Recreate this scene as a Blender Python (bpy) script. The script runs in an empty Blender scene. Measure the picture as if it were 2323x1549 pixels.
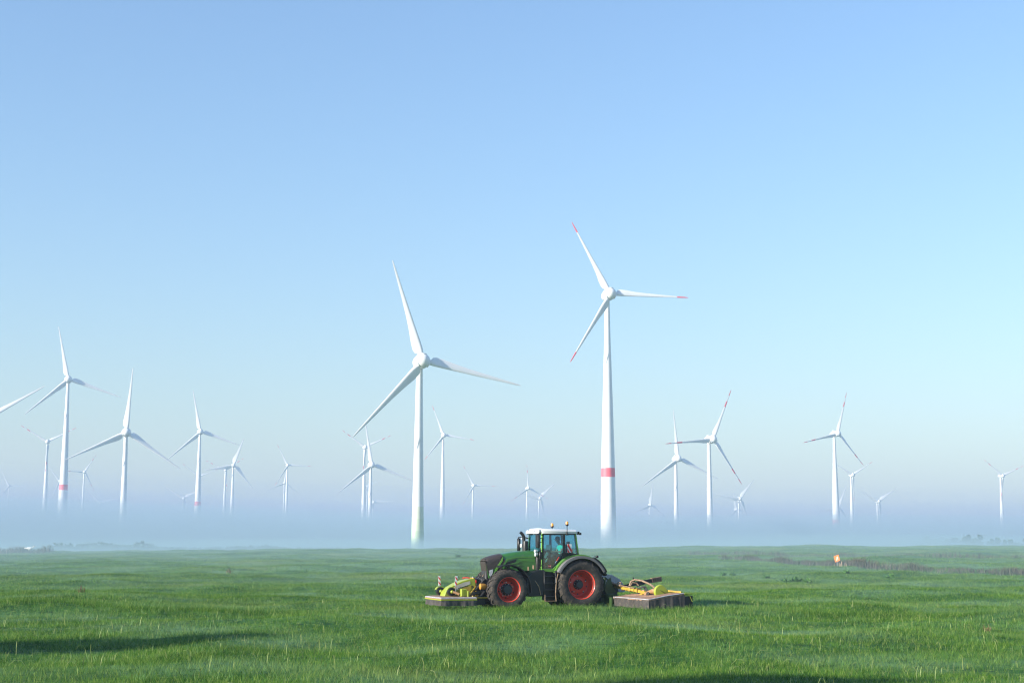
import bpy, math, random
import numpy as np
from mathutils import Vector, Matrix, noise as mnoise

# ------------------------------------------------------------------ scene, camera, sky, sun
S = bpy.context.scene
COL = S.collection
S.render.engine = 'CYCLES'
S.cycles.use_denoising = True
S.cycles.filter_width = 1.15
S.cycles.max_bounces = 8
S.cycles.volume_bounces = 1
S.cycles.transparent_max_bounces = 16
S.render.resolution_x, S.render.resolution_y = 1024, 682

F = 3400.0            # focal length in pixels of the 2323 px wide photograph
CAM = Vector((0, 0, 2.55))
PITCH = math.atan((1243 - 774.5) / F)
ROLL = math.radians(0.2)
ROT = Matrix.Rotation(math.radians(90) + PITCH, 3, 'X') @ Matrix.Rotation(ROLL, 3, 'Z')
cam_data = bpy.data.cameras.new('camera')
cam = bpy.data.objects.new('camera', cam_data)
COL.objects.link(cam)
cam.location = CAM
cam.rotation_euler = ROT.to_euler()
cam_data.sensor_width = 36
cam_data.lens = F / 2323 * 36
cam_data.clip_start = 0.5
cam_data.clip_end = 20000
S.camera = cam

SUN_AZ, SUN_EL = math.radians(242), math.radians(19)     # azimuth clockwise from +Y
W = bpy.data.worlds.new('World')
S.world = W
W.use_nodes = True
nt = W.node_tree
nt.nodes.clear()
sky = nt.nodes.new('ShaderNodeTexSky')
sky.sky_type = 'NISHITA'
sky.sun_disc = False
sky.sun_elevation = SUN_EL
sky.sun_rotation = SUN_AZ
sky.air_density = 1.5
sky.dust_density = 0.2
sky.ozone_density = 3.0
bg = nt.nodes.new('ShaderNodeBackground')
bg.inputs['Strength'].default_value = 0.095
wo = nt.nodes.new('ShaderNodeOutputWorld')
tint = nt.nodes.new('ShaderNodeMix'); tint.data_type = 'RGBA'; tint.blend_type = 'MULTIPLY'
tint.inputs[0].default_value = 1.0; tint.inputs[7].default_value = (.92, 1.035, 1.28, 1)
nt.links.new(sky.outputs[0], tint.inputs[6])
nt.links.new(tint.outputs[2], bg.inputs['Color'])
nt.links.new(bg.outputs[0], wo.inputs['Surface'])

sun_data = bpy.data.lights.new('sun', 'SUN')
sun_data.energy = 5.0
sun_data.angle = math.radians(0.6)
sun_data.color = (1.0, 0.93, 0.82)
sun = bpy.data.objects.new('sun', sun_data)
COL.objects.link(sun)
TO_SUN = Vector((math.sin(SUN_AZ) * math.cos(SUN_EL), math.cos(SUN_AZ) * math.cos(SUN_EL), math.sin(SUN_EL)))
sun.rotation_euler = TO_SUN.to_track_quat('Z', 'Y').to_euler()
sun.location = (-60, -40, 60)

S.view_settings.view_transform = 'Standard'
S.view_settings.look = 'None'
S.view_settings.gamma = 1.0
S.view_settings.exposure = 1.0

# ------------------------------------------------------------------ helpers
def ray(px, py):
    return ROT @ Vector(((px - 1161.5) / F, -(py - 774.5) / F, -1.0))

def at(px, py, Y):
    v = ray(px, py)
    return CAM + v * (Y / v.y)

def tag(o, label=None, cat=None, group=None, kind=None):
    if label: o['label'] = label
    if cat: o['category'] = cat
    if group: o['group'] = group
    if kind: o['kind'] = kind
    return o

def empty(name, loc=(0, 0, 0), rz=0.0, parent=None):
    o = bpy.data.objects.new(name, None)
    o.empty_display_size = 0.5
    COL.objects.link(o)
    o.location = loc
    o.rotation_euler = (0, 0, rz)
    if parent: o.parent = parent
    return o

class MB:
    """collects shapes and links them as ONE mesh object"""
    def __init__(self):
        self.v, self.f, self.m = [], [], []
    def add(self, vs, fs, mi=0, M=None):
        b = len(self.v)
        for p in vs:
            p = Vector(p)
            self.v.append(tuple(M @ p if M is not None else p))
        for f in fs:
            self.f.append(tuple(b + i for i in f)); self.m.append(mi)
        return self
    def box(self, c, s, mi=0, rot=None, bev=0.0):
        hx, hy, hz = s[0] / 2, s[1] / 2, s[2] / 2
        M = Matrix.Translation(Vector(c))
        if rot: M = M @ (Matrix.Rotation(rot[2], 4, 'Z') @ Matrix.Rotation(rot[1], 4, 'Y') @ Matrix.Rotation(rot[0], 4, 'X'))
        if bev > 0:
            b = min(bev, hx * .9, hy * .9, hz * .9)
            loop = [(hx - b, -hy), (hx, -hy + b), (hx, hy - b), (hx - b, hy), (-hx + b, hy), (-hx, hy - b), (-hx, -hy + b), (-hx + b, -hy)]
            k = [(x * (1 - b / hx) if abs(x) == hx else x, y * (1 - b / hy) if abs(y) == hy else y) for x, y in loop]
            secs = [[(x, y, -hz) for x, y in k], [(x, y, -hz + b) for x, y in loop], [(x, y, hz - b) for x, y in loop], [(x, y, hz) for x, y in k]]
            return self.loft(secs, mi, True, M)
        vs = [(x, y, z) for x in (-hx, hx) for y in (-hy, hy) for z in (-hz, hz)]
        fs = [(0, 1, 3, 2), (4, 6, 7, 5), (0, 4, 5, 1), (2, 3, 7, 6), (0, 2, 6, 4), (1, 5, 7, 3)]
        return self.add(vs, fs, mi, M)
    def loft(self, secs, mi=0, caps=True, M=None, closed=True):
        n = len(secs[0]); vs = [p for s in secs for p in s]; fs = []
        for i in range(len(secs) - 1):
            for j in range(n if closed else n - 1):
                a, b = i * n + j, i * n + (j + 1) % n
                fs.append((a, b, b + n, a + n))
        if caps:
            fs.append(tuple(range(n - 1, -1, -1)))
            fs.append(tuple((len(secs) - 1) * n + j for j in range(n)))
        return self.add(vs, fs, mi, M)
    def tube(self, pts, r, seg=8, mi=0, M=None, caps=True):
        pts = [Vector(p) for p in pts]
        rs = list(r) if isinstance(r, (list, tuple)) else [r] * len(pts)
        secs = []
        t0 = (pts[1] - pts[0]).normalized()
        up = Vector((0, 0, 1)) if abs(t0.z) < .9 else Vector((1, 0, 0))
        u = t0.cross(up).normalized()
        for i, p in enumerate(pts):
            if i == 0: t = t0
            elif i == len(pts) - 1: t = (pts[i] - pts[i - 1]).normalized()
            else: t = ((pts[i] - pts[i - 1]).normalized() + (pts[i + 1] - pts[i]).normalized()).normalized()
            u = (u - t * u.dot(t)).normalized()
            w = t.cross(u)
            secs.append([tuple(p + (u * math.cos(2 * math.pi * k / seg) + w * math.sin(2 * math.pi * k / seg)) * rs[i]) for k in range(seg)])
        return self.loft(secs, mi, caps, M)
    def lathe(self, prof, axis='Z', c=(0, 0, 0), seg=24, mi=0, M=None, caps=True):
        secs = []
        for r, h in prof:
            s = []
            for k in range(seg):
                a = 2 * math.pi * k / seg
                x, y = r * math.cos(a), r * math.sin(a)
                p = {'Z': (x, y, h), 'Y': (x, h, -y), 'X': (h, x, y)}[axis]
                s.append((p[0] + c[0], p[1] + c[1], p[2] + c[2]))
            secs.append(s)
        return self.loft(secs, mi, caps, M)
    def prism(self, poly, y0, y1, mi=0, axis='Y', M=None):
        """extrude an (x,z) outline along y (axis Y) or an (x,y) outline along z (axis Z)"""
        if axis == 'Y': secs = [[(x, y0, z) for x, z in poly], [(x, y1, z) for x, z in poly]]
        elif axis == 'Z': secs = [[(x, y, y0) for x, y in poly], [(x, y, y1) for x, y in poly]]
        else: secs = [[(y0, x, z) for x, z in poly], [(y1, x, z) for x, z in poly]]
        return self.loft(secs, mi, True, M)
    def arc(self, c, r0, r1, a0, a1, y0, y1, n=16, mi=0):
        """arched strip round an axis parallel to y"""
        secs = []
        for i in range(n + 1):
            a = math.radians(a0 + (a1 - a0) * i / n)
            ca, sa = math.cos(a), math.sin(a)
            secs.append([(c[0] + r * ca, y, c[1] + r * sa) for r, y in ((r0, y0), (r1, y0), (r1, y1), (r0, y1))])
        return self.loft(secs, mi)
    def ball(self, c, r, seg=12, rings=8, mi=0, sc=(1, 1, 1)):
        secs = []
        for i in range(rings + 1):
            t = math.pi * (0.02 + 0.96 * i / rings)
            secs.append([(c[0] + sc[0] * r * math.sin(t) * math.cos(2 * math.pi * k / seg), c[1] + sc[1] * r * math.sin(t) * math.sin(2 * math.pi * k / seg), c[2] - sc[2] * r * math.cos(t)) for k in range(seg)])
        return self.loft(secs, mi)
    def mesh(self, name, mats, smooth=40):
        me = bpy.data.meshes.new(name)
        me.from_pydata(self.v, [], self.f)
        if not isinstance(mats, (list, tuple)): mats = [mats]
        for m in mats: me.materials.append(m)
        me.polygons.foreach_set('material_index', self.m)
        me.update()
        import bmesh
        bm = bmesh.new(); bm.from_mesh(me)
        bmesh.ops.recalc_face_normals(bm, faces=bm.faces)
        bm.to_mesh(me); bm.free()
        if smooth:
            me.polygons.foreach_set('use_smooth', [True] * len(me.polygons))
            me.set_sharp_from_angle(angle=math.radians(smooth))
        return me
    def build(self, name, mats, parent=None, smooth=40, bevel=0):
        me = self.mesh(name, mats, smooth)
        o = bpy.data.objects.new(name, me)
        COL.objects.link(o)
        if parent: o.parent = parent
        if bevel:
            b = o.modifiers.new('Bevel', 'BEVEL'); b.width = bevel; b.segments = 2; b.limit_method = 'ANGLE'; b.angle_limit = math.radians(45)
        return o

def mat(name, col, rough=0.6, metal=0.0, col2=None, scale=3.0, amt=0.5, bump=0.0, bscale=None, detail=4, emis=None, coat=0.0, spec=None, dirt=None, dirt_z=None):
    """procedural material: two colours mixed by noise, optional dust (more of it low down) and bump"""
    m = bpy.data.materials.new(name); m.use_nodes = True
    n = m.node_tree; b = n.nodes['Principled BSDF']
    tc = n.nodes.new('ShaderNodeTexCoord')
    nz = n.nodes.new('ShaderNodeTexNoise'); nz.inputs['Scale'].default_value = scale; nz.inputs['Detail'].default_value = detail
    n.links.new(tc.outputs['Object'], nz.inputs['Vector'])
    rp = n.nodes.new('ShaderNodeValToRGB')
    c2 = col2 or tuple(c * (1 - 0.25 * amt) for c in col)
    rp.color_ramp.elements[0].position = 0.35; rp.color_ramp.elements[1].position = 0.65
    rp.color_ramp.elements[0].color = (*c2, 1); rp.color_ramp.elements[1].color = (*col, 1)
    n.links.new(nz.outputs['Fac'], rp.inputs['Fac'])
    out = rp.outputs['Color']
    if dirt:
        nd = n.nodes.new('ShaderNodeTexNoise'); nd.inputs['Scale'].default_value = scale * 2.3; nd.inputs['Detail'].default_value = 8; nd.inputs['Roughness'].default_value = 0.65
        n.links.new(tc.outputs['Object'], nd.inputs['Vector'])
        r2 = n.nodes.new('ShaderNodeMapRange'); r2.inputs[1].default_value = dirt[1]; r2.inputs[2].default_value = dirt[1] + 0.22
        n.links.new(nd.outputs['Fac'], r2.inputs[0])
        mx = n.nodes.new('ShaderNodeMix'); mx.data_type = 'RGBA'
        n.links.new(r2.outputs[0], mx.inputs[0]); n.links.new(out, mx.inputs[6]); mx.inputs[7].default_value = (*dirt[0], 1)
        out = mx.outputs[2]
    n.links.new(out, b.inputs['Base Color'])
    b.inputs['Roughness'].default_value = rough; b.inputs['Metallic'].default_value = metal
    if coat: b.inputs['Coat Weight'].default_value = coat
    if spec is not None: b.inputs['Specular IOR Level'].default_value = spec
    if bump:
        nb = n.nodes.new('ShaderNodeTexNoise'); nb.inputs['Scale'].default_value = bscale or scale * 4; nb.inputs['Detail'].default_value = 5
        n.links.new(tc.outputs['Object'], nb.inputs['Vector'])
        bp = n.nodes.new('ShaderNodeBump'); bp.inputs['Strength'].default_value = 0.6; bp.inputs['Distance'].default_value = bump
        n.links.new(nb.outputs['Fac'], bp.inputs['Height']); n.links.new(bp.outputs[0], b.inputs['Normal'])
    if emis:
        b.inputs['Emission Color'].default_value = (*emis[0], 1); b.inputs['Emission Strength'].default_value = emis[1]
    return m

rng = np.random.default_rng(7)
random.seed(7)

# ------------------------------------------------------------------ terrain height
_cr_px = np.array([-900, 0, 70, 300, 600, 1160, 1340, 1620, 1900, 2323, 3200])
_cr_y = np.array([1258, 1254, 1251.5, 1249.5, 1247, 1245.5, 1245, 1240, 1238.5, 1238.5, 1238])
_cr_u = (_cr_px - 1161.5) / F
_hor = 1243 + (_cr_px - 1161.5) * math.tan(ROLL)
YC = 310.0
_cr_z = 2.55 + (_hor - _cr_y) * YC / F - 0.15
_w = []
for _i in range(26):
    lam = [26, 17, 12, 9, 7, 5.5, 4, 3, 2.3, 1.7][_i % 10] * rng.uniform(.8, 1.2)
    a = rng.uniform(0, math.pi)
    _w.append((math.cos(a) * 2 * math.pi / lam, math.sin(a) * 2 * math.pi / lam, rng.uniform(0, 6.28), lam))
def H(X, Y):
    X = np.asarray(X, float); Y = np.asarray(Y, float)
    Ys = np.maximum(Y, 1.0)
    u = X / Ys
    zc = np.interp(u, _cr_u, _cr_z)
    s = np.clip((Y - 95) / (YC - 95), 0, 1)
    up = s * s * (3 - 2 * s) * 0.5 + s * 0.5
    t = np.clip((Y - YC) / 110.0, 0, 1)
    dn = 1 - t * t * (3 - 2 * t)
    z = zc * up * dn
    n = np.zeros(np.broadcast(X, Y).shape)
    for kx, ky, ph, lam in _w:
        n = n + np.sin(kx * X + ky * Y + ph + 0.8 * np.sin(ky * X * .37 - kx * Y * .41 + ph)) * 0.0032 * lam
    amp = np.clip((Y - 8) / 40, 0.2, 1) * np.where(Y > 450, 0.3, 1.0)
    far = np.sin(X * .021 + 1.3) * np.sin(Y * .047 + X * .008) * .11 * np.clip((Y - 90) / 60, 0, 1) * (Y < 330)
    near_tr = np.exp(-(((X - 1.6) / 7.5) ** 2 + ((Y - 64.5) / 6.0) ** 2))
    hump = .17 * np.exp(-((Y - 59.8 - .4 * np.sin(X * .35)) / 1.7) ** 2) * (1 + .3 * np.sin(X * .6 + 1)) * np.where(X > 4.0, .55, 1.0)
    return z + (n * amp + far) * (1 - near_tr) + hump
def h(x, y): return float(H(x, y))
def ground_hit(px, py, y0=20):
    v = ray(px, py); v = v / v.y
    Y = np.arange(y0, 420, .1)
    z = CAM.z + v.z * Y - H(v.x * Y, Y)
    k = np.argmax(z < 0)
    if z[k] >= 0: k = int(np.argmin(z))
    y = float(Y[k]); return Vector((v.x * y, y, h(v.x * y, y)))

# ------------------------------------------------------------------ grass material
def grass_material(name, blades):
    m = bpy.data.materials.new(name); m.use_nodes = True
    n = m.node_tree; L = n.links; b = n.nodes['Principled BSDF']; out = n.nodes['Material Output']
    g = n.nodes.new('ShaderNodeNewGeometry')
    def nz(scale, detail=3, rough=.5, vec=None):
        t = n.nodes.new('ShaderNodeTexNoise'); t.inputs['Scale'].default_value = scale; t.inputs['Detail'].default_value = detail; t.inputs['Roughness'].default_value = rough
        L.new(vec or g.outputs['Position'], t.inputs['Vector']); return t.outputs['Fac']
    def rng_(v, a, c):
        r = n.nodes.new('ShaderNodeMapRange'); r.interpolation_type = 'SMOOTHSTEP'; r.inputs[1].default_value = a; r.inputs[2].default_value = c
        L.new(v, r.inputs[0]); return r.outputs[0]
    def mix(f, a, c):
        x = n.nodes.new('ShaderNodeMix'); x.data_type = 'RGBA'
        if isinstance(f, float): x.inputs[0].default_value = f
        else: L.new(f, x.inputs[0])
        for k, q in ((6, a), (7, c)):
            if isinstance(q, tuple): x.inputs[k].default_value = (*q, 1)
            else: L.new(q, x.inputs[k])
        return x.outputs[2]
    c = mix(rng_(nz(.35, 4), .38, .62), GC['deep'], GC['mid'])
    c = mix(rng_(nz(.12, 4), .46, .66), c, GC['dew'])             # patches silvered by dew
    c = mix(rng_(nz(.055, 3, .5), .52, .7), c, GC['yellow'])       # patches of seed heads
    if blades:
        at_ = n.nodes.new('ShaderNodeAttribute'); at_.attribute_name = 'tint'
        c = mix(rng_(at_.outputs['Fac'], .60, 1.1), c, GC['light'])
        c = mix(rng_(at_.outputs['Fac'], .36, .0), c, GC['dark'])
    else:
        c = mix(rng_(nz(5, 6, .7), .5, .72), c, GC['light'])
        c = mix(rng_(nz(1.7, 6, .7), .5, .3), c, GC['dark'])
    L.new(c, b.inputs['Base Color'])
    b.inputs['Roughness'].default_value = 0.55; b.inputs['Specular IOR Level'].default_value = 0.12
    if blades:
        pass
        tr = n.nodes.new('ShaderNodeBsdfTranslucent'); L.new(c, tr.inputs['Color'])
        ms = n.nodes.new('ShaderNodeMixShader'); ms.inputs[0].default_value = .3
        L.new(b.outputs[0], ms.inputs[1]); L.new(tr.outputs[0], ms.inputs[2]); L.new(ms.outputs[0], out.inputs['Surface'])
    else:
        bp = n.nodes.new('ShaderNodeBump'); bp.inputs['Strength'].default_value = 1; bp.inputs['Distance'].default_value = .12
        L.new(nz(3.0, 8, .75), bp.inputs['Height']); L.new(bp.outputs[0], b.inputs['Normal'])
    return m
GC = dict(deep=(.035, .122, .011), mid=(.086, .205, .022), dew=(.145, .27, .115), yellow=(.17, .25, .05), light=(.30, .39, .085), dark=(.008, .042, .008))
M_GROUND = grass_material('meadow_ground', False)
M_GRASS = grass_material('grass_blades', True)

# ------------------------------------------------------------------ ground sheet
def build_ground():
    Yn = np.concatenate([np.arange(-60, 20, 4.0), np.arange(20, 90, .45), np.geomspace(90, 470, 190), np.geomspace(480, 7500, 40)])
    t = np.linspace(-1, 1, 361); s = np.sign(t) * np.abs(t) ** 1.8
    Wd = 45 + np.clip(Yn + 60, 0, None) * .95
    X = s[None, :] * Wd[:, None]; Y = np.repeat(Yn[:, None], len(s), 1)
    Z = H(X, Y)
    co = np.stack([X, Y, Z], -1).reshape(-1, 3).astype(np.float32)
    r, c = X.shape
    i = np.arange(r - 1)[:, None] * c + np.arange(c - 1)[None, :]
    q = np.stack([i, i + 1, i + c + 1, i + c], -1).reshape(-1, 4)
    me = bpy.data.meshes.new('ground')
    me.vertices.add(len(co)); me.vertices.foreach_set('co', co.ravel())
    me.loops.add(q.size); me.loops.foreach_set('vertex_index', q.ravel().astype(np.int32))
    me.polygons.add(len(q)); me.polygons.foreach_set('loop_start', np.arange(0, q.size, 4, dtype=np.int32)); me.polygons.foreach_set('loop_total', np.full(len(q), 4, np.int32))
    me.materials.append(M_GROUND); me.update(calc_edges=True)
    me.polygons.foreach_set('use_smooth', [True] * len(q))
    o = bpy.data.objects.new('ground', me); COL.objects.link(o)
    tag(o, kind='structure')
build_ground()

# ------------------------------------------------------------------ grass
def tri_object(name, P, w, hgt, lean, tint, material, bend=False):
    """P: Nx3 roots; w widths; hgt heights; lean Nx2; one or two triangles a blade"""
    N = len(P); a = rng.uniform(0, 2 * math.pi, N)
    dx, dy = np.cos(a) * w / 2, np.sin(a) * w / 2
    zero = np.zeros(N)
    A = P + np.stack([-dx, -dy, zero - .01], 1); B = P + np.stack([dx, dy, zero - .01], 1)
    if not bend:
        T = P + np.stack([lean[:, 0], lean[:, 1], hgt], 1)
        V = np.stack([A, B, T], 1).reshape(-1, 3); nv = 3
        idx = (np.arange(N)[:, None] * 3 + np.array([0, 1, 2])[None]).ravel(); lt = 3; nf = N
        tt = tint
    else:
        mid = np.stack([lean[:, 0] * .3, lean[:, 1] * .3, hgt * .62], 1)
        C = P + mid + np.stack([dx, dy, zero], 1) * .8; D = P + mid - np.stack([dx, dy, zero], 1) * .8
        T = P + np.stack([lean[:, 0], lean[:, 1], hgt], 1)
        V = np.stack([A, B, C, D, T], 1).reshape(-1, 3)
        idx = (np.arange(N)[:, None] * 5 + np.array([0, 1, 2, 0, 2, 3, 3, 2, 4])[None]).ravel(); lt = 3; nf = N * 3
        tt = np.repeat(tint, 3)
    me = bpy.data.meshes.new(name)
    me.vertices.add(len(V)); me.vertices.foreach_set('co', V.astype(np.float32).ravel())
    me.loops.add(len(idx)); me.loops.foreach_set('vertex_index', idx.astype(np.int32))
    me.polygons.add(nf); me.polygons.foreach_set('loop_start', np.arange(0, nf * 3, 3, dtype=np.int32)); me.polygons.foreach_set('loop_total', np.full(nf, 3, np.int32))
    me.materials.append(material); me.update(calc_edges=True)
    at_ = me.attributes.new('tint', 'FLOAT', 'FACE'); at_.data.foreach_set('value', tt.astype(np.float32))
    o = bpy.data.objects.new(name, me); COL.objects.link(o)
    return o

def scatter(y0, y1, dens, margin=1.3):
    out = []
    y = y0
    while y < y1:
        dy = max(1.0, (y1 - y0) / 40)
        hw = (y + dy) * 1161.5 / F * margin + 1.5
        n = int(dens(y) * 2 * hw * dy)
        out.append(np.stack([rng.uniform(-hw, hw, n), rng.uniform(y, y + dy, n)], 1)); y += dy
    return np.concatenate(out)
def patch(x, y, k, ph=0.0):
    return np.sin(x * k + 1.7 * np.sin(y * k * .7 + ph)) * np.sin(y * k * 1.3 + 1.3 * np.sin(x * k * .6 + ph * 2))

def build_grass():
    xy = np.concatenate([scatter(24, 46, lambda y: 520 * DENS), scatter(46, 78, lambda y: 300 * DENS), scatter(78, 130, lambda y: 190 * DENS), scatter(130, 330, lambda y: 48 * DENS)])
    x, y = xy[:, 0], xy[:, 1]
    # keep clumps: thin out some patches
    N = len(x)
    clump = .5 + .5 * patch(x, y, 2.6) * .6 + .25 * patch(x, y, .55, 1.0)
    keep = rng.uniform(0, 1, N) < np.clip(clump + .45, .3, 1)
    x, y, clump = x[keep], y[keep], clump[keep]; N = len(x)
    far = np.clip((y - 40) / 90, 0, 3)
    belt = np.exp(-((y - 60.3) / 2.6) ** 2)
    hg = rng.uniform(.05, .13, N) * (.7 + .6 * np.clip(clump, 0, 1)) * (1 + .25 * far) * (1 + 1.0 * belt)
    wd = rng.uniform(.005, .011, N) * (1 + 1.2 * far)
    ln = rng.normal(0, 1, (N, 2)) * (hg * .55)[:, None]
    fine = .5 + .25 * patch(x, y, 9.0, .7) + .3 * patch(x, y, 19.0, 2.1)
    tint = np.clip(.5 + (rng.uniform(0, 1, N) - .5) * .75 + .2 * (clump - .5) + .95 * (fine - .5), 0, 1)  # fine clump noise also darkens blades, painting shade into the gaps
    hg = hg * (.65 + .7 * np.clip(fine, 0, 1))
    P = np.stack([x, y, H(x, y)], 1)
    o = tri_object('grass', P, wd, hg, ln, tint, M_GRASS)
    tag(o, kind='stuff', label='short dewy green grass covering the whole meadow', cat='grass')
DENS = 1.0
build_grass()
# ------------------------------------------------------------------ wind turbines
M_WHITE = mat('turbine_white', (.80, .80, .79), .45, scale=.2, amt=.25)
M_RED = mat('turbine_red', (.88, .15, .19), .5, scale=.3, amt=.4)
M_GREENS = [mat('tower_green', c, .5, scale=.3, amt=.2) for c in ((.70, .74, .60), (.62, .70, .52), (.52, .64, .44), (.42, .56, .36))]
M_GREY = mat('tower_grey', (.42, .44, .45), .55, scale=.3, amt=.3)

def blade_mesh(kind):
    Rr = 35.0
    k = {'plain': 1.0, 'broad': 1.0}.get(kind, .86)
    sec = [(1.9, .85, .85, 1.6, 0), (2.6, .9, .95, 1.5, 8), (3.3, 1.0, 2.0, 1.25, 16), (4.6, 1.05, 2.35, 1.0, 17), (7, 1.0, 2.2, .8, 14), (11, .85, 1.65, .6, 10),
           (16, .68, 1.2, .45, 7), (22, .52, .85, .32, 4), (28, .36, .58, .2, 2), (32, .26, .42, .13, 1), (34.2, .14, .3, .08, 0), (35, .03, .12, .05, 0)]
    if kind == 'broad':
        sec = [(r, a * 1.35, b_ * (1.35 + .5 * (r > 6)), t, w) for r, a, b_, t, w in sec]
    elif kind != 'plain':
        sec = [(r * 33 / 35, a * k, b_ * k * (.92 if r > 10 else 1), t * k, w) for r, a, b_, t, w in sec]
    cuts = {'plain': [], 'broad': [], 'tip': [(28.2, 33.2)], 'band': [(21.5, 25.2), (29.0, 33.2)]}[kind]
    rs = sorted(set([s[0] for s in sec] + [c for q in cuts for c in q if c < 33]))
    def lerp(r, i): return float(np.interp(r, [s[0] for s in sec], [s[i] for s in sec]))
    mb = MB(); secs = []; n = 14
    for r in rs:
        ld, tr, th, tw = lerp(r, 1), lerp(r, 2), lerp(r, 3), math.radians(lerp(r, 4))
        loop = []
        rd = float(np.interp(r, [1.9, 3.3], [1, 0]))
        for j in range(n):
            a = 2 * math.pi * j / n
            cx, cy = math.cos(a), math.sin(a)
            x = cx * (ld if cx > 0 else tr)
            y = cy * th / 2 * (1 if cx > 0 else (rd + (1 - rd) * (1 - abs(cx)) ** .6))
            X = x * math.cos(tw) - y * math.sin(tw); Yv = x * math.sin(tw) + y * math.cos(tw)
            loop.append((X, -Yv, r))
        secs.append(loop)
    mb.loft(secs, 0, True)
    for i in range(len(rs) - 1):
        rm = (rs[i] + rs[i + 1]) / 2
        if any(a <= rm <= b_ for a, b_ in cuts):
            for j in range(n): mb.m[i * n + j] = 1
    if cuts: mb.m[-1] = 1
    return mb.mesh('blade', [M_WHITE, M_RED], 50)
BLADES = {k: blade_mesh(k) for k in ('plain', 'broad', 'tip', 'band')}
def _hub():
    mb = MB(); pr = []
    for i in range(13):
        t = math.pi * i / 12
        pr.append((max(.03, 2.35 * math.sin(t)) if i else .03, -2.3 * math.cos(t)))
    mb.lathe(pr, 'Y', seg=28)
    for k in range(3):
        M = Matrix.Rotation(math.radians(120 * k), 4, 'Y')
        mb.lathe([(1.12, 1.6), (1.2, 1.7), (1.2, 2.35), (1.05, 2.45)], 'Z', seg=18, M=M)
    return mb.mesh('hub', [M_WHITE], 45)
def _nac():
    mb = MB()
    pr = [(1.2, 1.3), (2.3, 1.5), (2.5, 2.4), (2.45, 4.0), (2.2, 6.0), (1.7, 8.0), (1.0, 9.3), (.1, 9.9)]
    mb.lathe(pr, 'Y', seg=26)
    mb.box((0, 6.2, 2.45), (1.1, 1.3, .7), bev=.1)
    mb.tube([(0.3, 6.2, 2.7), (0.3, 6.2, 3.5)], .08, 6)
    return mb.mesh('nacelle', [M_WHITE, M_GREY], 45)
HUB, NAC = _hub(), _nac()

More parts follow.
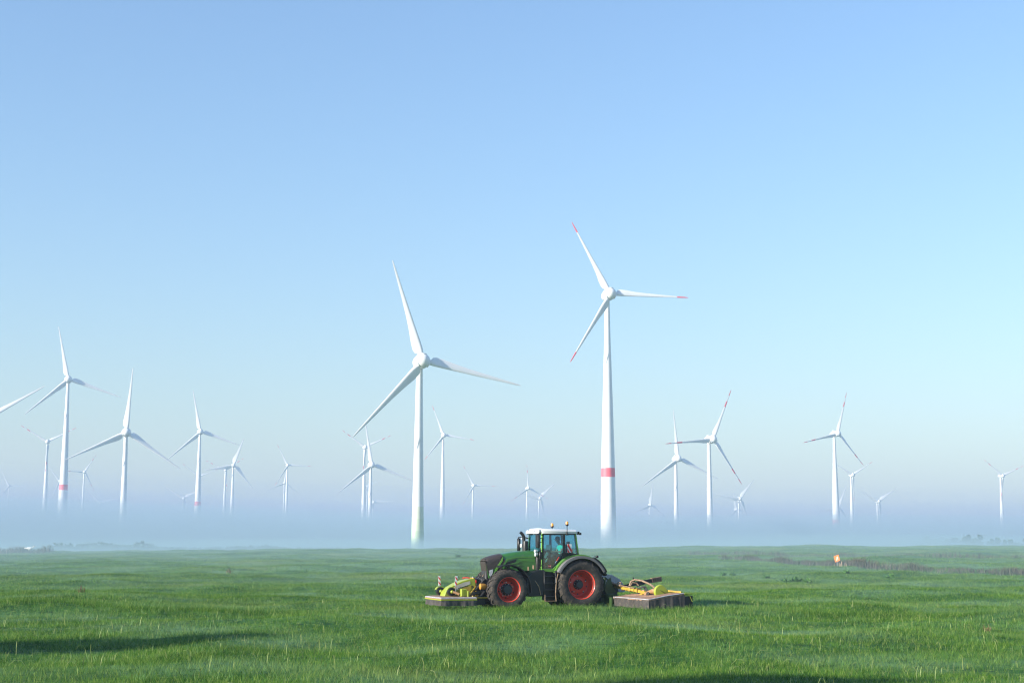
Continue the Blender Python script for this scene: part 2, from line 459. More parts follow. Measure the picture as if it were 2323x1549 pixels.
# hub pixel, blade tips, blade kind, rotor radius, tower bands, yaw, label
TURB = [
 ((960, 818), [(890, 592), (1188, 870), (815, 990)], 'plain', 35, 'green', 17, 'nearest plain white wind turbine, its tower foot ringed pale green, left of the tractor'),
 ((1385, 666), [(1295, 499), (1567, 676), (1303, 823)], 'tip', 33, (30.8, 34.4), 12, 'tallest wind turbine, slim blades with single red tips, red ring low on its thick tower'),
 ((155, 860), [(131, 746), (270, 893), (64, 939)], 'plain', 35, (38.6, 42.2), 17, 'tall plain-bladed wind turbine near the left edge with a red ring low on its tower'),
 ((287, 980), [(297, 837), (157, 1043), (406, 1056)], 'plain', 35, None, 17, 'big plain white wind turbine right of the leftmost red-ringed tower, one blade pointing straight up'),
 ((455, 979), [(437, 884), (545, 1006), (390, 1037)], 'plain', 35, (36, 39.6), 17, 'plain-bladed wind turbine with a faint pink ring where its tower meets the fog'),
 ((108, 1002), [(52, 968), (169, 973), (110, 1072)], 'band', 33, None, 17, 'Y-shaped wind turbine with red-banded blades just left of the tall red-ringed tower'),
 ((192, 1070), [(217, 1032), (215, 1110)], 'band', 33, None, 25, 'small hazy wind turbine with red-banded blades standing right of the tall red-ringed tower'),
 ((135, 1091), [(112, 1062), (178, 1087), (122, 1125)], 'plain', 35, None, 17, 'very faint wind turbine whose rotor shows behind the leftmost red-ringed tower'),
 ((228, 1141), [(198, 1111), (270, 1130)], 'broad', 35, None, 17, 'low faint wind turbine just above the fog, left of the big plain turbine'),
 ((20, 1102), [(2, 1065), (46, 1104), (0, 1136)], 'plain', 35, None, 17, 'faint small wind turbine in the haze at the left edge'),
 ((-52, 962), [(85, 870)], 'plain', 35, None, 17, 'wind turbine cut off by the left edge with only one blade in view'),
 ((417, 1130), [(379, 1110), (459, 1111)], 'broad', 35, None, 17, 'low white wind turbine with its rotor like a Y, left of the faint-ringed tower'),
 ((452, 1081), [(414, 1055), (490, 1067)], 'tip', 33, None, 20, 'red-tipped wind turbine mostly hidden behind the faint-ringed tower'),
 ((512, 1066), [(469, 1046), (551, 1040), (517, 1114)], 'band', 33, None, 17, 'red-banded wind turbine standing close behind its plain neighbour, one blade hanging down'),
 ((530, 1055), [(552, 996), (467, 1067), (572, 1103)], 'broad', 35, None, 17, 'plain white wind turbine in front of a red-banded one, its top blade leaning right'),
 ((653, 1055), [(628, 1011), (705, 1056), (625, 1098)], 'tip', 35, None, 17, 'thin faint wind turbine, the taller of the pair standing alone in the haze'),
 ((646, 1095), [(610, 1112), (678, 1121)], 'plain', 35, None, 17, 'lower of the two faint wind turbines standing as a pair in the haze'),
 ((829, 1014), [(777, 976), (888, 989), (828, 1074)], 'band', 33, None, 17, 'red-banded Y-shaped wind turbine behind the lower left blade of the nearest turbine'),
 ((844, 1054), [(828, 952), (932, 1086)], 'plain', 35, None, 17, 'plain white wind turbine left of the nearest one, overlapping a red-banded rotor'),
 ((834, 1102), [(867, 1097), (837, 1128)], 'plain', 35, None, 17, 'faintest wind turbine, its thin tower squeezed between two nearer towers'),
 ((848, 1139), [(892, 1137)], 'broad', 35, None, 17, 'low faint wind turbine with a blade pointing right, left of the nearest tower'),
 ((1007, 987), [(983, 919), (1076, 1000), (971, 1044)], 'tip', 33, (16, 21), 12, 'red-tipped wind turbine with a pink ring just above the fog, right of the nearest tower'),
 ((1075, 1101), [(1053, 1057), (1124, 1103), (1053, 1143)], 'tip', 33, None, 17, 'small red-tipped wind turbine above the mower front, midway between the two big ones'),
 ((1199, 1107), [(1196, 1053), (1160, 1137)], 'band', 33, None, 22, 'small wind turbine with one red-banded blade straight up, above the cab exhaust'),
 ((1225, 1130), [(1264, 1095), (1177, 1119)], 'broad', 35, None, 17, 'small plain wind turbine directly above the cab roof'),
 ((1476, 1145), [(1482, 1098), (1432, 1164), (1515, 1175)], 'broad', 35, None, 17, 'low faint wind turbine right of the tallest tower, one blade pointing up'),
 ((1539, 1040), [(1530, 926), (1466, 1102), (1633, 1090)], 'plain', 35, None, 17, 'plain white wind turbine crossed behind by a red-banded blade'),
 ((1618, 996), [(1660, 883), (1512, 1003), (1690, 1097)], 'band', 33, None, 24, 'red-banded wind turbine whose level left blade passes behind its plain neighbour'),
 ((1679, 1131), [(1712, 1089), (1624, 1123), (1698, 1180)], 'broad', 35, None, 17, 'small white wind turbine below the hanging red-banded blade'),
 ((1671, 1155), [(1663, 1111), (1642, 1182)], 'broad', 35, None, 17, 'very faint low wind turbine just behind the small white one'),
 ((1901, 983), [(1922, 890), (1819, 999), (1967, 1053)], 'band', 33, (21, 25), 24, 'red-banded wind turbine with a pink ring above the fog, right side of the field'),
 ((1935, 1077), [(1892, 1046), (1978, 1050), (1942, 1139)], 'tip', 33, None, 17, 'red-tipped Y-shaped wind turbine touching the banded blade of its taller neighbour'),
 ((1903, 1152), [(1917, 1105), (1849, 1157), (1927, 1188)], 'broad', 35, None, 17, 'wind turbine with its hub hidden behind the pink-ringed tower on the right'),
 ((1994, 1137), [(1948, 1113), (2038, 1107)], 'broad', 35, None, 17, 'low white Y-shaped wind turbine standing right of two taller red-marked ones'),
 ((2275, 1079), [(2234, 1042), (2326, 1060), (2275, 1140)], 'band', 33, None, 17, 'red-banded Y-shaped wind turbine alone at the right edge'),
]

def build_turbine(hubpx, tips, kind, R, band, yaw, label):
    psi = math.radians(yaw)
    lens, angs = [], []
    for tx, ty in tips:
        dx, dy = (tx - hubpx[0]) / math.cos(psi), hubpx[1] - ty
        lens.append(math.hypot(dx, dy)); angs.append(math.degrees(math.atan2(dy, dx)))
    ref = angs[0]
    off = [((a - ref + 60) % 120) - 60 for a in angs]
    th = ref + sum(off) / len(off)
    ln = max(lens) * .5 + sum(lens) / len(lens) * .5
    base_r = 35.0 if kind in ('plain', 'broad') else 33.0
    d = F * R / ln
    hub = at(hubpx[0], hubpx[1], d)
    n = Vector((math.sin(psi), -math.cos(psi), 0))
    ax = hub - n * 5.0
    z0 = h(ax.x, ax.y)
    root = empty('wind_turbine', (ax.x, ax.y, z0))
    tag(root, label, 'wind turbine', 'white wind turbines standing across the foggy plain')
    hz = hub.z - z0
    tall = hz > 85
    # tower profile
    if tall: prof = [(0, .0), (.035, .0), (.14, .06), (.34, .2), (.62, .55), (.85, .86), (1, 1)]; rb, rt = 3.2, .95
    else: prof = [(0, 0), (.04, .0), (.3, .3), (.65, .66), (1, 1)]; rb, rt = 2.15, 1.05
    zt = hz - 1.9
    cuts = set(p[0] * zt for p in prof)
    rings = []
    if band == 'green':
        rings = [(0, 4, 4), (4, 8, 3), (8, 12, 2), (12, 16, 1)]
    elif band: rings = [(band[0], band[1], 5)]
    for a, b_, _m in rings: cuts |= {a, b_}
    # tube section joints every ~ 22 m are cut too
    zs = sorted(cuts | set(np.linspace(0, zt, 9)))
    def rad(z):
        q = float(np.interp(z / zt, [p[0] for p in prof], [p[1] for p in prof])); return rb + (rt - rb) * q
    mb = MB(); mb.lathe([(rad(z), z) for z in zs], 'Z', seg=32)
    for i in range(len(zs) - 1):
        zm = (zs[i] + zs[i + 1]) / 2
        for a, b_, mi in rings:
            if a < zm < b_:
                for j in range(32): mb.m[i * 32 + j] = mi
    mb.build('tower', [M_WHITE] + M_GREENS + [M_RED], root, 30)
    head = Matrix.Translation((0, 0, hz)) @ Matrix.Rotation(psi, 4, 'Z')   # local -Y is the rotor axis
    def put(name, me, M):
        o = bpy.data.objects.new(name, me); COL.objects.link(o); o.parent = root; o.matrix_local = M; return o
    put('nacelle', NAC, head @ Matrix.Translation((0, -5.0, 0)))
    put('hub', HUB, head @ Matrix.Translation((0, -5.0, 0)))
    s = R / base_r
    for k in range(3):
        a = math.radians(90 - (th + 120 * k))
        put('blade', BLADES[kind], head @ Matrix.Translation((0, -5.0, 0)) @ Matrix.Rotation(a, 4, 'Y') @ Matrix.Scale(s, 4))
    return d, hz
for t in TURB:
    build_turbine(*t)
# ------------------------------------------------------------------ tractor
M_PAINT = mat('tractor_green', (.038, .155, .030), .32, scale=1.2, amt=.6, coat=.5, dirt=((.10, .12, .06), .60))
M_PAINTL = mat('sunlit_green', (.12, .32, .04), .35, scale=1.2, amt=.5, coat=.4, dirt=((.14, .17, .07), .62))  # tractor green lightened, its sunlit look put into the colour
M_PAINTM = mat('highlight_green', (.055, .20, .030), .35, scale=1.2, amt=.5, coat=.4, dirt=((.12, .14, .07), .6))  # tractor green lightened a little, painting highlights along the hood strips
M_BLACK = mat('black_plastic', (.014, .015, .016), .42, scale=2, amt=.6, dirt=((.05, .043, .036), .66))
M_DARK = mat('dark_iron', (.028, .028, .028), .6, scale=5, amt=.8, dirt=((.09, .07, .05), .55))
M_FENDER = mat('grey_rubber', (.17, .165, .165), .65, scale=3, amt=.5, dirt=((.16, .14, .12), .60))
M_ROOF = mat('white_paint', (.80, .79, .77), .35, scale=1.5, amt=.2, coat=.3)
M_TYRE = mat('dusty_tyre', (.045, .038, .032), .85, scale=4, col2=(.028, .025, .022), bump=.006, bscale=30, dirt=((.115, .09, .065), .50))
M_RIM = mat('red_rim', (.66, .055, .03), .42, scale=3, amt=.4, coat=.2, dirt=((.30, .07, .045), .66))
M_HUBC = mat('dark_hub', (.03, .04, .045), .5, scale=5, amt=.6)
M_BOLT = mat('bolt_steel', (.45, .45, .44), .4, metal=.6, scale=8)
M_MESHG = mat('grille_mesh', (.075, .058, .050), .5, scale=45, col2=(.022, .018, .017), detail=1, bump=.004, bscale=120)
M_LAMP = mat('lamp_glass', (.62, .65, .68), .12, scale=14, col2=(.40, .43, .46), coat=1)
M_AMBER = mat('amber_lens', (.95, .36, .02), .25, scale=8, amt=.3, coat=.6)
M_REDREF = mat('red_reflector', (.75, .04, .03), .35, scale=6, amt=.3)
M_STRIPEW = mat('sign_white', (.82, .82, .80), .45, scale=5, amt=.2)
M_RUST = mat('worn_metal', (.34, .24, .15), .6, metal=.2, col2=(.18, .11, .07), scale=9)
M_STEEL = mat('grey_steel', (.30, .30, .31), .45, metal=.4, scale=7, amt=.6, dirt=((.20, .15, .10), .6))
def glass_mat():
    m = bpy.data.materials.new('cab_glass'); m.use_nodes = True
    n = m.node_tree; n.nodes.remove(n.nodes['Principled BSDF']); out = n.nodes['Material Output']
    t = n.nodes.new('ShaderNodeBsdfTransparent'); t.inputs['Color'].default_value = (.62, .86, .89, 1)
    g = n.nodes.new('ShaderNodeBsdfGlossy'); g.inputs['Roughness'].default_value = .04; g.inputs['Color'].default_value = (.9, .95, 1, 1)
    tc = n.nodes.new('ShaderNodeTexCoord'); nz = n.nodes.new('ShaderNodeTexNoise'); nz.inputs['Scale'].default_value = 2.5
    n.links.new(tc.outputs['Object'], nz.inputs['Vector'])
    mr = n.nodes.new('ShaderNodeMapRange'); mr.inputs[3].default_value = .06; mr.inputs[4].default_value = .12
    n.links.new(nz.outputs['Fac'], mr.inputs[0])
    mx = n.nodes.new('ShaderNodeMixShader'); n.links.new(mr.outputs[0], mx.inputs[0])
    n.links.new(t.outputs[0], mx.inputs[1]); n.links.new(g.outputs[0], mx.inputs[2]); n.links.new(mx.outputs[0], out.inputs['Surface'])
    return m
M_GLASS = glass_mat()

TR_YAW = math.radians(200)
TR = Vector(((1295 - 1161.5) / F * 65.4, 65.4, 0))
TR.z = h(TR.x, TR.y)
tractor = empty('tractor', TR, TR_YAW)
tag(tractor, 'green tractor with white cab roof and red wheel rims, mowing the meadow', 'tractor')

def wheel(x, y, R, hw, rim_r, depth, side, name_lug=20, bolts=8, hub_r=.2):
    """tyre mesh named wheel, with its rim and hub cap as sub-parts; side +1 = left of the tractor"""
    mb = MB()
    k = [(rim_r - .02, hw * .80), (rim_r + .05, hw * .93), (rim_r + (R - rim_r) * .35, hw * 1.02), (rim_r + (R - rim_r) * .62, hw), (R - .11, hw * .93), (R - .065, hw * .80), (R - .05, hw * .4), (R - .045, 0)]
    prof = [(r, yy) for r, yy in k] + [(r, -yy) for r, yy in reversed(k[:-1])]
    prof.append((rim_r - .04, -hw * .7)); prof.append((rim_r - .04, hw * .7)); prof.append(prof[0])
    mb.lathe(prof, 'Y', seg=56, caps=False)
    for s in (1, -1):
        for i in range(name_lug):
            a0 = 2 * math.pi * (i + (.5 if s < 0 else 0)) / name_lug
            secs = []
            for j in range(5):
                t = j / 4
                yy = s * hw * (-.04 + 1.02 * t)
                a = a0 + t * .26
                da = (.034 + .012 * t) / R
                rt = R - .012 * t - (.10 * max(0, t - .72) / .28)
                rb = R - .075 - (.12 * max(0, t - .6) / .4)
                secs.append([(r * math.cos(q), yy, r * math.sin(q)) for r, q in ((rb, a - da * 1.3), (rt, a - da), (rt, a + da), (rb, a + da * 1.3))])
            mb.loft(secs)
    w = mb.build('wheel', M_TYRE, tractor, 35)
    w.location = (x, y, R - .03)
    if side < 0: w.rotation_euler = (0, 0, math.pi)
    # rim: lip, deep barrel, dished disc
    mb = MB()
    yo = hw * .86
    prof = [(rim_r + .012, yo - .05), (rim_r + .03, yo), (rim_r + .004, yo + .012), (rim_r - .022, yo - .02), (rim_r - .045, yo - .10), (rim_r - .075, yo - depth * .5), (rim_r - .115, yo - depth * .95),
            (rim_r - .13, yo - depth), (rim_r * .72, yo - depth - .01), (rim_r * .62, yo - depth + .03), (rim_r * .40, yo - depth + .035), (rim_r * .38, yo - depth + .01), (.02, yo - depth + .01)]
    mb.lathe(prof, 'Y', seg=64, caps=False)
    mb.lathe([(rim_r + .02, -yo), (rim_r - .06, -yo + .1), (rim_r - .1, yo - depth - .02)], 'Y', seg=48, caps=False)
    for i in range(bolts):
        a = 2 * math.pi * (i + .3) / bolts
        c = (rim_r * .83 * math.cos(a), yo - depth + .01, rim_r * .83 * math.sin(a))
        if bolts > 6:      # clamping lugs between disc and barrel
            mb.box(c, (.05, .05, .09), 0, rot=(0, -a, 0), bev=.008)
    for i in range(bolts):
        a = 2 * math.pi * (i + .8) / bolts
        mb.box((rim_r * .66 * math.cos(a), yo - depth + .02, rim_r * .66 * math.sin(a)), (.07, .03, .05), 1, rot=(0, -a, 0), bev=.01)
    r = mb.build('rim', [M_RIM, M_HUBC], w, 35)
    mb = MB()
    mb.lathe([(hub_r * 1.2, yo - depth), (hub_r * 1.2, yo - depth + .07), (hub_r, yo - depth + .09), (hub_r * .96, yo - depth + .22), (hub_r * .8, yo - depth + .25), (.02, yo - depth + .255)], 'Y', seg=32)
    for i in range(10):
        a = 2 * math.pi * i / 10
        mb.lathe([(.018, yo - depth), (.018, yo - depth + .10), (.01, yo - depth + .11)], 'Y', c=(hub_r * 1.08 * math.cos(a), 0, hub_r * 1.08 * math.sin(a)), seg=8, mi=1)
    for i in range(5):
        a = 2 * math.pi * (i + .2) / 5
        mb.lathe([(.022, yo - depth), (.022, yo - depth + .065)], 'Y', c=(rim_r * .60 * math.cos(a), 0, rim_r * .60 * math.sin(a)), seg=8, mi=1)
    mb.build('wheel_hub', [M_HUBC, M_BOLT], w, 35)
    return w
wheel(0, .93, 1.06, .36, .60, .46, 1, 20, 9, .17)
wheel(0, -.93, 1.06, .36, .60, .46, -1, 20, 9, .17)
wheel(3.25, .90, .87, .31, .50, .36, 1, 18, 5, .21)
wheel(3.25, -.90, .87, .31, .50, .36, -1, 18, 5, .21)

# hood -------------------------------------------------------------
HX = [1.80, 2.3, 2.8, 3.2, 3.6, 3.9, 4.1, 4.2, 4.27]
HT = [2.43, 2.42, 2.37, 2.30, 2.20, 2.11, 2.04, 2.0, 1.94]
HB = [1.60, 1.60, 1.60, 1.60, 1.46, 1.32, 1.30, 1.55, 1.84]
def hw_(x): return .5 + (.36 - .5) * (x - 1.8) / 2.4
def NX(x, z):      # snub the nose: shorten it and lift its upper edge
    X = x if x < 3.2 else 3.2 + (x - 3.2) * .74
    return X, z + .11 * min(1, max(0, (x - 3.3) / .9)) * min(1, max(0, (z - 1.3) / .6))
def hood_sec(x, zt, zb, g=0.0):
    w = hw_(x) + g
    zt = NX(x, zt)[1] + g; zb = NX(x, zb)[1]; x = NX(x, zt)[0]
    pts = [(w, zb), (w, zb + (zt - zb) * .55), (w, zt - .15), (w - .03, zt - .07), (w - .09, zt - .02), (w - .2, zt + .01), (0, zt + .035)]
    return [(x, y, z) for y, z in pts] + [(x, -y, z) for y, z in reversed(pts[:-1])]
mb = MB(); mb.loft([hood_sec(x, t, b_) for x, t, b_ in zip(HX, HT, HB)])
hood = mb.build('hood', M_PAINT, tractor, 30)
mb = MB()
GX = [3.30, 3.45, 3.6, 3.8, 4.0, 4.12, 4.2, 4.285]
GB = [2.16, 1.92, 1.80, 1.66, 1.60, 1.44, 1.60, 1.86]
mb.loft([hood_sec(x, float(np.interp(x, HX, HT)), b_, .012) for x, b_ in zip(GX, GB)])
def nose(x, z, w, t=.03):
    X, Z = NX(x, z); return [(X, -w, Z), (X, w, Z), (X - t, w, Z), (X - t, -w, Z)]
mb.loft([nose(4.31, 1.88, .345), nose(4.225, 1.55, .345), nose(4.125, 1.32, .32)])
for i in range(9):
    z = 1.98 - i * .06
    X, Z = NX(4.285 - max(0, (1.86 - z)) * .32, z)
    mb.box((X + .008, 0, Z), (.02, .62 - .02 * i, .018), 0)
mb.build('grille', M_MESHG, hood, 30)
def side_patch(mb, poly, off0, off1, mi=0, sides=(1, -1)):
    for s in sides:
        a = [(NX(x, z)[0], s * (hw_(x) + off0), NX(x, z)[1]) for x, z in poly]; b_ = [(NX(x, z)[0], s * (hw_(x) + off1), NX(x, z)[1]) for x, z in poly]
        mb.loft([a, b_], mi)
for s in (1, -1):
    mb = MB(); side_patch(mb, [(3.24, 2.12), (3.50, 1.80), (3.68, 1.53), (3.86, 1.24), (3.58, 1.30), (3.42, 1.52), (3.28, 1.80), (3.16, 2.02)], 0, .016, 0, (s,))
    mb.build('side_grille', M_MESHG, hood, 30)
mb = MB(); side_patch(mb, [(3.10, 1.95), (2.66, 2.09), (2.70, 1.98), (2.88, 1.86), (2.80, 1.80), (3.0, 1.70), (3.14, 1.78)], 0, .008)
mb.build('air_vent', M_BLACK, hood, 30)
mb = MB()
for z, x0, x1 in ((1.93, 2.5, 2.93), (1.80, 2.48, 2.93)):
    side_patch(mb, [(x0, z + .06), (x1, z - .03), (x1, z - .06), (x0 + .1, z)], .0, .035)
side_patch(mb, [(1.84, 2.20), (2.7, 2.20), (3.08, 2.10), (3.24, 1.90), (3.30, 1.62), (3.23, 1.62), (3.17, 1.88), (3.04, 2.04), (2.68, 2.14), (1.84, 2.13)], 0, .022)
side_patch(mb, [(1.84, 2.115), (2.62, 2.115), (2.45, 2.02), (1.84, 1.98)], 0, .012)
side_patch(mb, [(3.28, 2.20), (3.42, 2.0), (3.66, 1.72), (3.80, 1.50), (3.96, 1.28), (3.88, 1.28), (3.70, 1.50), (3.52, 1.76), (3.30, 2.02)], .004, .030, 1)
mb.build('hood_trim', [M_PAINTM, M_PAINTL], hood, 30)
mb = MB(); side_patch(mb, [(4.06, 1.60), (3.86, 1.66), (3.86, 1.52), (3.97, 1.34), (4.06, 1.36)], .004, .035)
for s in (1, -1):
    mb2 = MB(); side_patch(mb2, [(4.07, 1.58), (3.87, 1.63), (3.88, 1.52), (3.97, 1.36), (4.06, 1.38)], .004, .032, 0, (s,))
    mb2.build('headlight', M_LAMP, hood, 30)
mb = MB()
for z, y in ((2.42, .56), (2.28, .60)):
    mb.lathe([(.075, -.05), (.085, .05), (.07, .07)], 'X', c=(1.82, y, z), seg=14); mb.lathe([(.075, -.05), (.085, .05), (.07, .07)], 'X', c=(1.82, -y, z), seg=14)
mb.build('cowl_light', M_LAMP, tractor, 35)

# chassis, front axle, tank, ladder ---------------------------------
mb = MB()
mb.box((2.7, 0, 1.12), (2.6, .62, .95), bev=.05)
mb.box((.7, 0, 1.05), (2.2, .7, .8), bev=.06)
mb.box((0, 0, 1.04), (.5, 1.3, .42), bev=.08)
mb.tube([(0, -.8, 1.04), (0, .8, 1.04)], .2, 14)
mb.box((3.25, 0, .82), (.34, 1.3, .26), bev=.05)
for s in (1, -1):
    mb.tube([(3.25, s * .3, .82), (3.25, s * .75, .84)], .15, 12)
    mb.box((3.55, s * .42, 1.0), (.5, .12, .3), bev=.03)
    mb.tube([(3.1, s * .35, .9), (3.1, s * .7, .8)], .04, 8)
mb.box((4.0, 0, 1.05), (.35, .6, .5), bev=.05)
mb.box((1.7, 0, 1.75), (.5, .8, .5), bev=.05)
mb.box((1.70, 0, 2.0), (.22, 1.2, .86), bev=.05)          # bulkhead under the windscreen
for i in range(7):
    mb.tube([(2.1 + i * .22, .33, 1.5 - (i % 3) * .1), (2.2 + i * .2, .36, 1.2), (2.15 + i * .22, .33, .85)], .022, 6)
mb.build('chassis', M_DARK, tractor, 40)
mb = MB()
tank = [(2.46, .80), (2.44, 1.15), (2.34, 1.40), (2.15, 1.57), (1.9, 1.64), (1.62, 1.65), (1.62, .66), (1.72, .56), (2.25, .54), (2.4, .62)]
mb.prism(tank, .52, 1.06)
mb.build('fuel_tank', M_BLACK, tractor, 35, bevel=.03)
mb = MB(); mb.prism([(x, z) for x, z in tank], -1.06, -.52); mb.build('tool_box', M_BLACK, tractor, 35, bevel=.03)
mb = MB()
mb.tube([(2.36, .98, 1.42), (2.12, 1.02, 1.30), (1.90, 1.09, .98), (1.80, 1.09, .62)], .022, 8)
for x, z, r_ in ((2.25, 1.62, .035), (2.02, 1.68, .045)):
    mb.tube([(x, .8, z), (x, .8, z + .16)], r_, 10)
mb.build('tank_fittings', M_RUST, tractor)
mb = MB()
for z in (1.38, 1.10, .82, .54):
    mb.box((1.38, 1.00, z), (.46, .22, .035), bev=.008)
mb.box((1.38, .80, 1.0), (.5, .04, 1.2))
for x in (1.64, 1.12): mb.box((x, .99, 1.0), (.05, .24, 1.22), bev=.01)
ladder = mb.build('ladder', M_BLACK, tractor, 40)
mb = MB()
mb.tube([(1.62, 1.10, .62), (1.62, 1.12, .36), (1.12, 1.12, .36), (1.14, 1.10, .64), (1.10, 1.10, 1.2), (1.02, 1.10, 1.5)], .026, 8)
mb.box((1.37, 1.12, .36), (.5, .12, .03))
mb.build('lowest_step', M_RUST, ladder)

# rear fenders ------------------------------------------------------
for s in (1, -1):
    ys = sorted((s * .70, s * 1.04)); y2 = sorted((s * 1.02, s * 1.30))
    mb = MB()
    mb.arc((0, 1.03), 1.19, 1.27, 24, 150, ys[0], ys[1], 26)
    mb.arc((0, 1.03), .45, 1.20, 28, 150, *sorted((s * .69, s * .73)), 26)
    mb.prism([(1.16, 1.56), (1.30, 1.56), (1.68, 1.60), (1.68, 1.68), (1.18, 1.68), (1.04, 1.80)], *sorted((s * .62, s * .90)))
    fd = mb.build('rear_fender', M_PAINTL, tractor, 40)
    mb = MB(); mb.arc((0, 1.03), 1.13, 1.205, 26, 152, y2[0], y2[1], 26); mb.arc((0, 1.03), 1.10, 1.17, 26, 152, *sorted((s * 1.28, s * 1.32)), 26)
    mb.build('fender_flare', M_FENDER, fd, 40)
    mb = MB(); mb.arc((0, 1.03), 1.10, 1.30, 118, 156, *sorted((s * .62, s * 1.22)), 8); mb.box((-1.12, s * .95, 1.55), (.12, .3, .34), rot=(0, .5, 0), bev=.03)
    mb.build('fender_rear_cover', M_BLACK, fd, 40)
    mb = MB(); mb.arc((3.25, .86), .975, 1.01, 66, 190, *sorted((s * .66, s * 1.2)), 22)
    mb.tube([(3.25, s * .6, 1.0), (3.1, s * .62, 1.86), (3.1, s * .95, 1.86)], .03, 8)
    mb.build('front_fender', M_BLACK, tractor, 40)
mb = MB()
mb.tube([(-.62, .95, 2.12), (-.70, 1.0, 2.22), (-.78, 1.02, 2.16)], .014, 6)
mb.box((-.80, 1.02, 2.20), (.10, .12, .11), bev=.02)
mb.build('fender_camera', M_BLACK, tractor)

# cab ---------------------------------------------------------------
cabf = MB()
def bar(mb, a, b_, w=.05, d=.05, mi=0):
    a, b_ = Vector(a), Vector(b_); L = (b_ - a).length
    q = (b_ - a).to_track_quat('Z', 'Y').to_matrix().to_4x4()
    M = Matrix.Translation((a + b_) / 2) @ q
    mb.add([(x, y, z) for x in (-w / 2, w / 2) for y in (-d / 2, d / 2) for z in (-L / 2, L / 2)], [(0, 1, 3, 2), (4, 6, 7, 5), (0, 4, 5, 1), (2, 3, 7, 6), (0, 2, 6, 4), (1, 5, 7, 3)], mi, M)
for s in (1, -1):
    y = s * .80
    bar(cabf, (1.66, s * .78, 1.62), (1.62, s * .76, 3.18), .07, .06, 1)       # green A pillar
    for a, b_ in [((1.60, 1.66), (1.585, 3.14)), ((1.585, 3.14), (.66, 3.15)), ((.66, 3.15), (.66, 2.36)), ((.66, 2.36), (.80, 2.14)), ((.80, 2.14), (1.02, 1.88)), ((1.02, 1.88), (1.22, 1.66)), ((1.22, 1.66), (1.60, 1.66))]:
        bar(cabf, (a[0], y, a[1]), (b_[0], y, b_[1]), .035, .045)
    for a, b_, w in [((.62, 3.15), (.60, 2.30), .07), ((.62, 3.14), (.12, 3.14), .05), ((.60, 2.33), (-.02, 2.30), .06)]:
        bar(cabf, (a[0], y, a[1]), (b_[0], y - s * .04 * (a[0] < .2), b_[1]), w, .05)
    bar(cabf, (.10, s * .76, 3.18), (-.04, s * .76, 2.22), .075, .06, 1)       # green C pillar
    bar(cabf, (.15, s * .78, 3.14), (.04, s * .78, 2.33), .03, .04)
    cabf.box((.35, s * .74, 2.0), (.66, .05, .62))
cabf.box((.02, 0, 2.05), (.06, 1.45, .5))
cabf.box((.8, 0, 1.66), (1.6, 1.44, .06))
cabf.box((1.70, 0, 3.17), (.08, 1.5, .05)); cabf.box((.06, 0, 3.17), (.06, 1.5, .05))
cab = cabf.build('cab_frame', [M_BLACK, M_PAINTL], tractor, 35)
def pane(name, pts, nrm, th=.006):
    n = Vector(nrm).normalized() * th
    mb = MB(); mb.loft([[tuple(p) for p in pts], [tuple(Vector(p) + n) for p in pts]])
    return mb.build(name, M_GLASS, cab, 0)
for s in (1, -1):
    y = s * .80
    pane('door_glass', [(1.59, y, 1.68), (1.575, y, 3.13), (.68, y, 3.14), (.68, y, 2.36), (.81, y, 2.15), (1.03, y, 1.89), (1.23, y, 1.68)], (0, s, 0))
    pane('side_window', [(.60, y, 3.12), (.14, y, 3.12), (.03, y, 2.34), (.58, y, 2.36)], (0, s, 0))
mb = MB(); secs = []
for z, xo in ((2.38, .0), (2.8, .02), (3.15, -.02)):
    row = []
    for i in range(9):
        q = -1 + i / 4
        row.append((1.66 + xo + .16 * (1 - q * q), q * .75, z))
    for i in range(9):
        q = 1 - i / 4
        row.append((1.654 + xo + .16 * (1 - q * q), q * .75, z))
    secs.append(row)
mb.loft(secs); mb.build('windscreen', M_GLASS, cab, 40)
pane('rear_window', [(.08, -.7, 3.12), (.08, .7, 3.12), (-.0, .7, 2.34), (-.0, -.7, 2.34)], (-1, 0, -.1))
# roof
mb = MB()
def rsec(x, hw2, z0, z1, c=.07):
    p = [(hw2, z0), (hw2 + .015, z0 + (z1 - z0) * .5), (hw2 - c * .5, z1 - .02), (hw2 - c * 2.2, z1), (0, z1 + .012)]
    return [(x, y, z) for y, z in p] + [(x, -y, z) for y, z in reversed(p[:-1])]
mb.loft([rsec(-.02, .70, 3.18, 3.30), rsec(.05, .76, 3.17, 3.345), (rsec(.9, .84, 3.17, 3.365)), rsec(1.5, .84, 3.17, 3.38), rsec(1.62, .80, 3.17, 3.385), rsec(1.68, .72, 3.19, 3.33), rsec(1.78, .62, 3.17, 3.31), rsec(1.87, .52, 3.16, 3.28), rsec(1.90, .46, 3.17, 3.23)])
roof = mb.build('roof', M_ROOF, tractor, 30)
for x, y, z in ((1.86, .44, 3.22), (1.84, -.46, 3.22), (1.73, .72, 3.27), (1.73, -.66, 3.27)):
    mb = MB(); mb.lathe([(.055, -.08), (.075, .0), (.08, .03), (.06, .045)], 'X', c=(x, y, z), seg=14, mi=0)
    mb.build('roof_light', M_LAMP, roof, 35)
mb = MB()
for s in (1, -1):
    mb.box((-.10, s * .60, 3.20), (.12, .10, .12), rot=(0, .3, 0), bev=.02); mb.box((-.14, s * .72, 3.17), (.10, .11, .10), bev=.02); mb.tube([(-.02, s * .6, 3.25), (-.14, s * .66, 3.24)], .02, 6)
mb.build('rear_work_light', M_BLACK, tractor)
